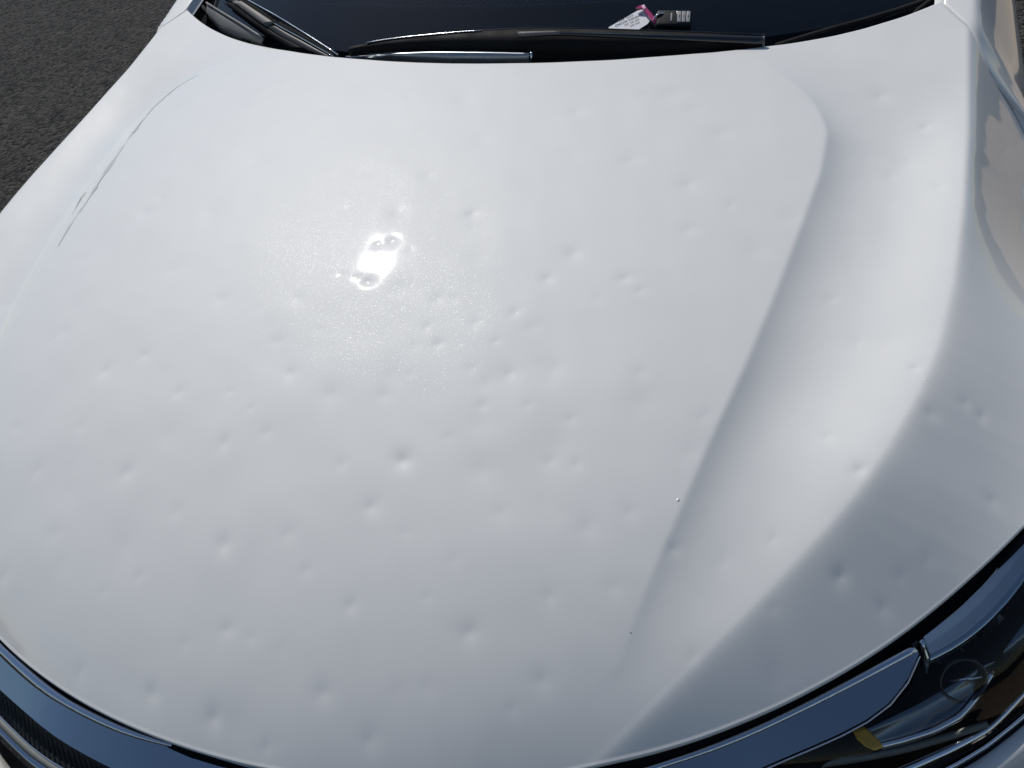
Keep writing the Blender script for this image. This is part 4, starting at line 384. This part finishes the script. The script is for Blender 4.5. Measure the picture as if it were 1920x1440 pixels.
# --- fenders
def fender_points():
    S2=resample(SIDE[::-1],60)            # nose end -> rear corner
    ext=np.array([[cx+.000,SIDE[0,1]+.004],[cx-.002,1.33],[cx-.02,1.45],[cx-.06,1.65],[cx-.10,1.85],[cx-.14,2.05]])
    inner=np.r_[S2,resample(ext,26)[1:]]
    t=np.gradient(inner,axis=0); nn=np.c_[t[:,1],-t[:,0]]; nn/=np.linalg.norm(nn,axis=1)[:,None]
    inner=inner+nn*.0045
    y=inner[:,1]
    zi=hood_s(inner[:,0],np.minimum(y,SIDE[0,1]))
    zend=zi[59]; zi=np.where(np.arange(len(y))>59,zend+(y-y[59])*.30,zi)-.0012
    rows=[]
    ym=y
    xm=.932-.05*sstep(.62,.45,y)*0-.018*sstep(1.2,1.9,y); zm=np.minimum(.835-.13*sstep(.98,1.3,y)-.05*sstep(.75,.5,y),zi-.022)
    P0=np.c_[inner[:,0],y,zi]; P3=np.c_[xm,ym,zm]
    xs=np.interp(y,SX[:,0],SX[:,1])
    drop=zi-zm; w=xm-inner[:,0]
    out=np.clip((xs+.012-inner[:,0]),0,1)       # top land before the shoulder crease (behind the hood)
    rows.append(P0+np.c_[-nn*.010,np.full(len(y),-.014)]); rows.append(P0+np.c_[-nn*.0005,np.full(len(y),-.008)]); rows.append(P0+np.c_[nn*.0002,np.full(len(y),-.0022)]); 
    rows.append(P0+np.c_[nn*.0016,np.full(len(y),-.0004)])
    for s in np.linspace(0,1,34)[1:]:
        x=inner[:,0]+w*s
        # land, then crease, then curved side
        f=np.clip((x-inner[:,0]-out)/np.maximum(w-out,.01),0,1)
        f=.5*(f+np.sqrt(f*f+.0008))-.5*math.sqrt(.0008)
        z=zi-drop*(.80*f+.20*f**5)-.02*out*(np.minimum(x-inner[:,0],out)/np.maximum(out,.01))
        z=np.minimum(z,zi-.0004)
        rows.append(np.c_[x,y,np.maximum(z,zm)])
    for dz,dx in ((.006,.0035),(.015,.006),(.03,.008),(.07,.009),(.15,.006),(.27,0),(.40,-.012),(.52,-.03)):
        rows.append(np.c_[xm+dx,y,zm-dz])
    return np.array(rows)
FP=fender_points()
for sgn in (1,-1):
    Q=FP.copy(); Q[...,0]*=sgn
    if sgn<0: Q=Q[:,::-1]
    o=link('fender',grid_mesh('fender',Q),PAINT,car)
    bm=bmesh.new(); bm.from_mesh(o.data); bmesh.ops.recalc_face_normals(bm,faces=bm.faces)
    if sum(f.normal.z for f in bm.faces)<0: bmesh.ops.reverse_faces(bm,faces=bm.faces)
    bm.to_mesh(o.data); bm.free()
# --- bumper cover under the lamps and the grille
ba=np.array(D['bumper_a']); ba=ba[ba[:,0]>.30]; lefta=mirror(ba)[::-1]
mid=np.array([[x,ba[0,1]-(ba[0,0]**2-x*x)*.35,ba[0,2]-.12*sstep(ba[0,0],ba[0,0]-.14,abs(x))] for x in np.linspace(-ba[0,0]+.01,ba[0,0]-.01,41)])
bl=np.r_[lefta,mid,ba]; 
def down(P,dz,dn): 
    P=np.array(P); t=np.gradient(P,axis=0); nn=np.c_[t[:,1],-t[:,0],0*t[:,0]]; nn/=np.linalg.norm(nn,axis=1)[:,None]+1e-9; return P+nn*dn+np.array([0,0,-dz])
loft('bumper_cover',[down(bl,.012,-.012),bl,down(bl,.004,.006),down(bl,.03,.018),down(bl,.12,.03),down(bl,.30,.015),down(bl,.42,-.04)],PAINT,car,n=160,thick=.004)
# --- chrome wing over the grille
wa,wb,wc=(np.array(D[k]) for k in ('wing_a','wing_b','wing_c'))
wing=loft('chrome_wing',[down(wb,.003,-.003),wb,wc,down(wc,.003,-.002),down(wc,.010,-.014)],CHROME,car,n=200,thick=.0015,smooth=True)
md=wing.modifiers.new('edges','EDGE_SPLIT'); md.split_angle=math.radians(14)
loft('wing_bevel',[down(wa,.012,-.010),down(wa,.001,-.0012),wa,wb+np.array([0,0,.0006]),down(wb,.003,-.001)],BEVEL,wing,n=200,thick=.0012)
wing['label']='chrome wing trim between hood and grille'
tube('chrome_edge_line',resample(down(wc,.0035,.0015),120)[66:],.0011,BRIGHT,wing)
# front grille below it
ga,gb,gc,gd=(np.array(D[k]) for k in ('grille_a','grille_b','grille_c','grille_d'))
grille=empty('grille'); grille.parent=car
loft('grille_panel',[down(ga,.014,-.02),down(gb,.012,-.006)],BLACK,grille,n=80,thick=.002)
tube('chrome_line',resample(gb,100),.0014,BRIGHT,grille)
loft('grille_bar',[gb,gc],GREYBAR,grille,n=80,thick=.003)
loft('lower_bar',[gc,gd],CHROME,grille,n=80,thick=.003)
loft('grille_core',[down(gd,.02,-.03),down(gd,.25,-.02)],VOID,grille,n=60,thick=.003)
Ga=resample(down(ga,.004,-.004),420); Gb=resample(down(gb,.004,-.001),420)
bmr=bmesh.new()
for i in range(0,412,3):
    a=Vector(Ga[i]); b=Vector(Gb[min(i+7,419)]); d=(Vector(Ga[min(i+1,419)])-a).normalized()*.0012; up=Vector((0,-.4,.9))*.003
    vs=[bmr.verts.new(q) for q in (a-d,b-d,b+d,a+d,a+up,b+up)]
    bmr.faces.new((vs[0],vs[1],vs[5],vs[4])); bmr.faces.new((vs[4],vs[5],vs[2],vs[3]))
me=bpy.data.meshes.new('grille_ribs'); bmr.to_mesh(me); bmr.free(); o=link('grille_ribs',me,SMOKE,grille,False); o['kind']='stuff'
# emblem cap at the centre of the wing
e=Vector(D['emblem']); bm=bmesh.new(); bmesh.ops.create_uvsphere(bm,u_segments=24,v_segments=12,radius=1); bmesh.ops.scale(bm,vec=(.020,.006,.026),verts=bm.verts)
me=bpy.data.meshes.new('emblem_cap'); bm.to_mesh(me); bm.free(); o=link('emblem_cap',me,GLOSS,car); o.location=e+Vector((0,0,-.018)); o.rotation_euler=(math.radians(-25),0,0)
# --- headlights
def headlight(sg):
    f=(lambda k:np.array(D[k])) if sg>0 else (lambda k:mirror(D[k])[::-1])
    h=empty('headlight'); h.parent=car
    loft('housing',[down(f('back_top'),0,-.002) if sg>0 else f('back_top'),(f('back_top')+f('back_bottom'))/2-np.array([0,0,.03]),f('back_bottom')],VOID,h,n=60,thick=.002)
    # daytime running lamp: ribbed bright strip
    a,b,c_,d=(resample(f('drl_%s'%k),40) for k in 'abcd')
    rows=[a,b]
    for i in range(1,10):
        t=i/10; rows.append(b*(1-t)+c_*t+np.array([0,-.3,.95])*(.0011 if i%2 else -.0007))
    rows+=[c_]
    o=loft('running_lamp',rows,DRLM,h,n=40,thick=.001,smooth=False)
    loft('running_lamp_face',[c_,d,down(d,.004,-.012) if sg>0 else d-np.array([0,0,.004])],CHROME,h,n=40,thick=.001)
    k0=0 if sg>0 else -1
    tube('lamp_end_cap',np.array([a[k0]+[0,0,.001],b[k0],c_[k0],d[k0]]),.0035,SATIN,h)
    ta,tb,tcc=(f('tray_%s'%k) for k in 'abc')
    loft('reflector_tray',[ta,tb],SMOKE,h,n=30,sub=4,thick=.001,bulge=-.004)
    loft('tray_rim',[tb+np.array([0,0,.001]),tcc,tcc-np.array([0,0,.006])],BEVEL,h,n=30,thick=.001)
    loft('turn_reflector',[f('amber_%s'%k) for k in 'abcd'],AMBER,h,n=8,sub=2,thick=.002)
    loft('light_guide',[f('bar_a'),f('bar_b')],GREYBAR,h,n=24,sub=3,thick=.003,bulge=.002)
    loft('lower_strip',[f('strip_a'),f('strip_b')],SATIN,h,n=40,sub=3,thick=.002,bulge=.0015)
    loft('lens_rim',[f('rim_a'),f('rim_b')],SATIN,h,n=40,sub=2,thick=.002,bulge=.001)
    loft('side_reflector',[f('side_a'),f('side_b')],SMOKE,h,n=12,thick=.001)
    # projector bowl
    pj=Vector(D['projector']); pj.x*=sg
    bm=bmesh.new(); prof=((.000,-.004),(.010,.000),(.017,.006),(.021,.012),(.0235,.016),(.025,.016),(.0255,.012),(.024,.0)); ring=[]
    for r,z in prof: ring.append([bm.verts.new((r*math.cos(t*math.pi/16),r*math.sin(t*math.pi/16),z)) for t in range(32)])
    for p_,q_ in zip(ring[:-1],ring[1:]):
        for t in range(32): bm.faces.new((p_[t],p_[(t+1)%32],q_[(t+1)%32],q_[t]))
    bmesh.ops.remove_doubles(bm,verts=bm.verts,dist=1e-5); bmesh.ops.recalc_face_normals(bm,faces=bm.faces)
    me=bpy.data.meshes.new('projector'); bm.to_mesh(me); bm.free(); o=link('projector',me,GLOSS,h); o.location=pj; o.rotation_euler=(math.radians(55),0,math.radians(25*sg))
    for q0,q1 in (((.0,0,.014),(.018,.004,.018)),((-.012,.0,.012),(.006,.006,.02))):
        M=Matrix.Translation(pj)@Matrix.Rotation(math.radians(25*sg),4,'Z')@Matrix.Rotation(math.radians(55),4,'X')
        tube('bulb_filament_bar',[M@Vector(q0),M@Vector(q1)],.0012,BRIGHT,h)
    loft('lens',[f('lens_top'),f('lens_top')*.66+f('lens_bottom')*.34+np.array([0,-.006,.014]),f('lens_top')*.33+f('lens_bottom')*.67+np.array([0,-.008,.014]),f('lens_bottom')],LENS,h,n=80,thick=0)
    loft('lens_seal',[f('lens_bottom'),down(f('lens_bottom'),.004,.003) if sg>0 else f('lens_bottom')+np.array([0,-.003,-.004]),f('lens_bottom')+np.array([0,.002,-.02])],RUBBER,h,n=60,thick=.002)
    return h
headlight(1)['label']='headlight with amber turn reflector'; headlight(-1)
# --- cowl, windscreen, dashboard
TA=.51
def ws(x,y): return .985-.02*x*x+TA*(y-(rear_y(x)+.045))
xs_=np.linspace(-.735,.735,60)
def band(offs,zs): return np.array([np.c_[xs_,rear_y(xs_)+o,np.full(60,0)+z-.02*xs_**2] for o,z in zip(offs,zs)])
link('cowl',grid_mesh('cowl',band((-.05,.0,.03,.075),(.930,.935,.94,.990))),DASH,car)
vv=np.linspace(.0,.80,40); gx=np.linspace(-1,1,60)
GP=np.array([[[g*(.725-.16*((t-.035)/.765)),0,0] for g in gx] for t in vv])
for i,t in enumerate(vv):
    x=GP[i,:,0]; GP[i,:,1]=rear_y(gx*.725)+.045+t*.92; GP[i,:,2]=.985-.02*x*x+TA*t*.92-.05*t*t
link('windscreen',grid_mesh('windscreen',GP),GLASS,car)
# roof panel carrying on from the glass
rt=GP[-1]; link('roof',grid_mesh('roof',np.array([rt+np.array([0,0,.004]),rt+np.array([0,.06,.03]),rt+np.array([0,.3,.07]),rt+np.array([0,.8,.08])])),PAINT,car)
for sgn,col in ((1,-1),(-1,0)):
    e=GP[:,col]; link('windscreen_pillar',grid_mesh('windscreen_pillar',np.array([e+np.array([-.006*sgn,0,.002]),e+np.array([.02*sgn,.0,.006]),e+np.array([.055*sgn,.02,-.01]),e+np.array([.075*sgn,.04,-.06])])[::sgn]),PAINT if False else BLACK,car)
dash=empty('dashboard'); dash.parent=car
dx=np.linspace(-.72,.72,50)
link('dash_top',grid_mesh('dash_top',np.array([np.c_[dx,rear_y(dx)+.07,np.full(50,.972)],np.c_[dx,rear_y(dx)*.6+.60,np.full(50,.985)],np.c_[dx,np.full(50,1.62),np.full(50,.992)],np.c_[dx,np.full(50,1.75),np.full(50,.93)],np.c_[dx,np.full(50,1.8),np.full(50,.5)]])),DASH,dash)
dl=np.array(D['dashline']); dl[:,2]=.9925
SLAT=simple('vent_slat_plastic',(.55,.62,.66),.5)
tube('vent_edge',dl,.0013,SLAT,dash)
for i in range(44):
    p=dl[2]*(1-i/43)+dl[-2]*(i/43); yb=np.interp(p[0],dl[:,0],dl[:,1])
    tube('vent_slat',[(p[0],yb+.004,.9915),(p[0]+.012,yb+.05,.994)],.0011,SLAT,dash,n=5)
# --- wipers
def wiper(name): w=empty(name); w.parent=car; return w
w=wiper('wiper')
a,b=np.array(D['blade_a']),np.array(D['blade_b'])
loft('blade',[a,a*.6+b*.4+np.array([0,-.004,.002]),b],RUBBER,w,n=60,thick=.003)
tube('blade_spine',resample(a,60)[3:22]+np.array([0,0,.0008]),.0008,SATIN,w)
tube('blade_edge',resample(a,60)[20:]+np.array([0,.001,0]),.0012,GLOSS,w)
a,b=np.array(D['armstrip_a']),np.array(D['armstrip_b'])
loft('arm_channel',[a,b],GLOSS,w,n=30,sub=3,thick=.003,bulge=.002)
loft('arm_clip',[resample(a,40)[:8]+np.array([0,-.001,.0025]),resample(b,40)[:8]+np.array([0,-.001,.0025])],GREYP,w,n=8,thick=.003)
tube('arm_end_tip',[resample(a,40)[-1],resample(b,40)[-1]+np.array([0,0,-.004])],.0016,GREYP,w)
a,b=np.array(D['pod_a']),np.array(D['pod_b'])
loft('arm',[a,b],ARM,w,n=40,sub=6,thick=.004,bulge=.004)
tube('arm_joint',[a[-1]+np.array([.004,0,.003]),b[-1]+np.array([.002,0,.002])],.0022,SATIN,w)
w=wiper('wiper'); a,b,c3,d3=(np.array(D['wl_'+k]) for k in 'abcd')
loft('blade',[a,b],RUBBER,w,n=30,sub=2,thick=.003,bulge=-.004)
tube('blade_spine',a+np.array([0,0,.001]),.0011,SATIN,w); tube('arm_edge',resample(b,40)[:26]+np.array([0,0,.001]),.0012,BRIGHT,w)
loft('arm',[b+np.array([0,0,-.002]),resample(c3,20)],BLACK,w,n=30,sub=3,thick=.003,bulge=.002)
loft('arm_cover',[resample(c3,60)[8:44],resample(d3,60)[8:44]],RUBBER,w,n=30,sub=3,thick=.003,bulge=.002)
loft('arm_clip',[resample(b,60)[26:46]+np.array([0,-.001,.003]),resample(c3,60)[24:44]+np.array([0,-.001,.004])],GREYP,w,n=10,thick=.003)
cc=loft('cowl_corner_cap',[D['cap_a'],np.array(D['cap_a'])*.5+np.array(D['cap_b'])*.5+np.array([0,-.006,.004]),D['cap_b']],GREYP,car,n=24,sub=2,thick=.004)
tube('cap_rim',np.array(D['cap_a'])+np.array([0,0,.002]),.0022,GREYP,cc)
tube('windscreen_seal',D['seal_r'],.0042,RUBBER,car); tube('windscreen_seal',D['seal_r2'],.0035,RUBBER,car)
tube('windscreen_seal',mirror(D['seal_r']),.0042,RUBBER,car)
# ---------------------------------------------------------------- key with paper tag lying on the glass
F_=np.array(D['fob']); ctr=Vector(F_.mean(0)); ex=Vector(F_[1]-F_[0]); L=ex.length; ex.normalize(); ey=Vector(F_[2]-F_[3]); Wd=ey.length; ey=(ey-ex*ey.dot(ex)).normalized(); ez=ex.cross(ey)
if ez.z<0: ez=-ez
key=empty('car_key',ctr); key['label']='dark grey remote car key with white paper tag, lying on the windshield'; key['category']='car key'
KM=Matrix(((ex.x,ey.x,ez.x),(ex.y,ey.y,ez.y),(ex.z,ey.z,ez.z))).to_4x4(); key.matrix_world=Matrix.Translation(ctr)@KM
def rbox(name,cx_,cy_,cz_,sx,sy,sz,r,material,parent):
    bm=bmesh.new(); bmesh.ops.create_cube(bm,size=1); bmesh.ops.scale(bm,vec=(sx,sy,sz),verts=bm.verts); bmesh.ops.translate(bm,vec=(cx_,cy_,cz_),verts=bm.verts)
    bmesh.ops.bevel(bm,geom=bm.edges[:]+bm.verts[:],offset=r,segments=3,affect='EDGES',profile=.5); me=bpy.data.meshes.new(name); bm.to_mesh(me); bm.free(); return link(name,me,material,parent)
fob=rbox('fob_body',0,0,0,L,Wd,.013,.0045,FOB,key)
rbox('fob_bezel',L*.27,0,.0062,L*.40,Wd*.80,.0016,.0006,GLOSS,fob)
for x_ in (.145,.27,.395): rbox('button',L*x_,0,.0072,L*.105,Wd*.66,.002,.0006,BUTTON,fob)
rbox('emblem_plate',-L*.07,-.0,.0068,L*.045,Wd*.5,.0012,.0004,BUTTON,fob)
for x_,w_ in ((.145,.03),(.27,.02),(.395,.025)): rbox('button_mark',L*x_,Wd*.02,.0083,L*w_,Wd*.16,.0004,.0001,INK,fob)
inv=key.matrix_world.inverted()
def plate(name,pts,material,th,lift=0.):
    P_=[inv@Vector(p) for p in pts]; z0=sum(p.z for p in P_)/len(P_)+lift
    bm=bmesh.new(); a=[bm.verts.new((p.x,p.y,z0)) for p in P_]; f=bm.faces.new(a); bmesh.ops.recalc_face_normals(bm,faces=[f])
    if f.normal.z<0: f.normal_flip()
    r=bmesh.ops.extrude_face_region(bm,geom=[f]); bmesh.ops.translate(bm,vec=(0,0,th),verts=[q for q in r['geom'] if isinstance(q,bmesh.types.BMVert)])
    bmesh.ops.recalc_face_normals(bm,faces=bm.faces); me=bpy.data.meshes.new(name); bm.to_mesh(me); bm.free(); return link(name,me,material,key,False),z0+th
tag,tz=plate('paper_tag',D['tag'],PAPER,.0009); tag['label']='white paper key tag with small print'
clip,cz2=plate('tag_clip',D['clip'],PINK,.003,.001)
T=[inv@Vector(p) for p in D['tag']]; u0=((T[0]+T[1])*.5); u1=((T[6]+T[7])*.5); dv=(u1-u0); ang=math.atan2(dv.y,dv.x); ln=math.hypot(dv.x,dv.y); pv=Vector((-math.sin(ang),math.cos(ang),0)); hv=Vector((math.cos(ang),math.sin(ang),0))
for i,(txt,st_,wd_) in enumerate((('IIIIII IIIIII',.34,.6),('IIIIII IIIII, IIIIII',.36,.56),('III HONDA ACCORD',.40,.50),('IIIIIIIIII, AAA',.62,.2))):
    cu=bpy.data.curves.new('tag_text','FONT'); cu.body=txt; cu.size=Wd*.17; cu.align_x='CENTER'; cu.align_y='CENTER'; cu.extrude=.00008
    tmp=bpy.data.objects.new('tmp',cu); C.objects.link(tmp); dg=bpy.context.evaluated_depsgraph_get(); me=bpy.data.meshes.new_from_object(tmp.evaluated_get(dg)); bpy.data.objects.remove(tmp)
    o=link('tag_print',me,INK,tag,False); ctr2=u0+hv*ln*(.62-.04*i)+pv*Wd*(-.27+.19*i)
    o.matrix_local=tag.matrix_local.inverted()@(Matrix.Translation((ctr2.x,ctr2.y,tz+.0003))@Matrix.Rotation(ang+math.pi,4,'Z'))
Cc=[inv@Vector(p) for p in D['clip']]; q=(Cc[1]+Cc[3]+Cc[2]+Cc[8])*.25
o=rbox('clip_window',0,0,0,.008,.005,.0008,.0002,PINKL,clip); o.location=(q.x,q.y,cz2+.0003); o.rotation_euler=(0,0,ang-math.radians(90))
Rr=[inv@Vector(p) for p in D['ring']]
tube('key_ring',[Rr[0]+Vector((-.003,-.004,-.004)),Rr[0],Rr[1]+Vector((0,.001,.001)),Rr[2],Rr[2]+Vector((.003,-.001,-.005))],.0016,STEEL,key)
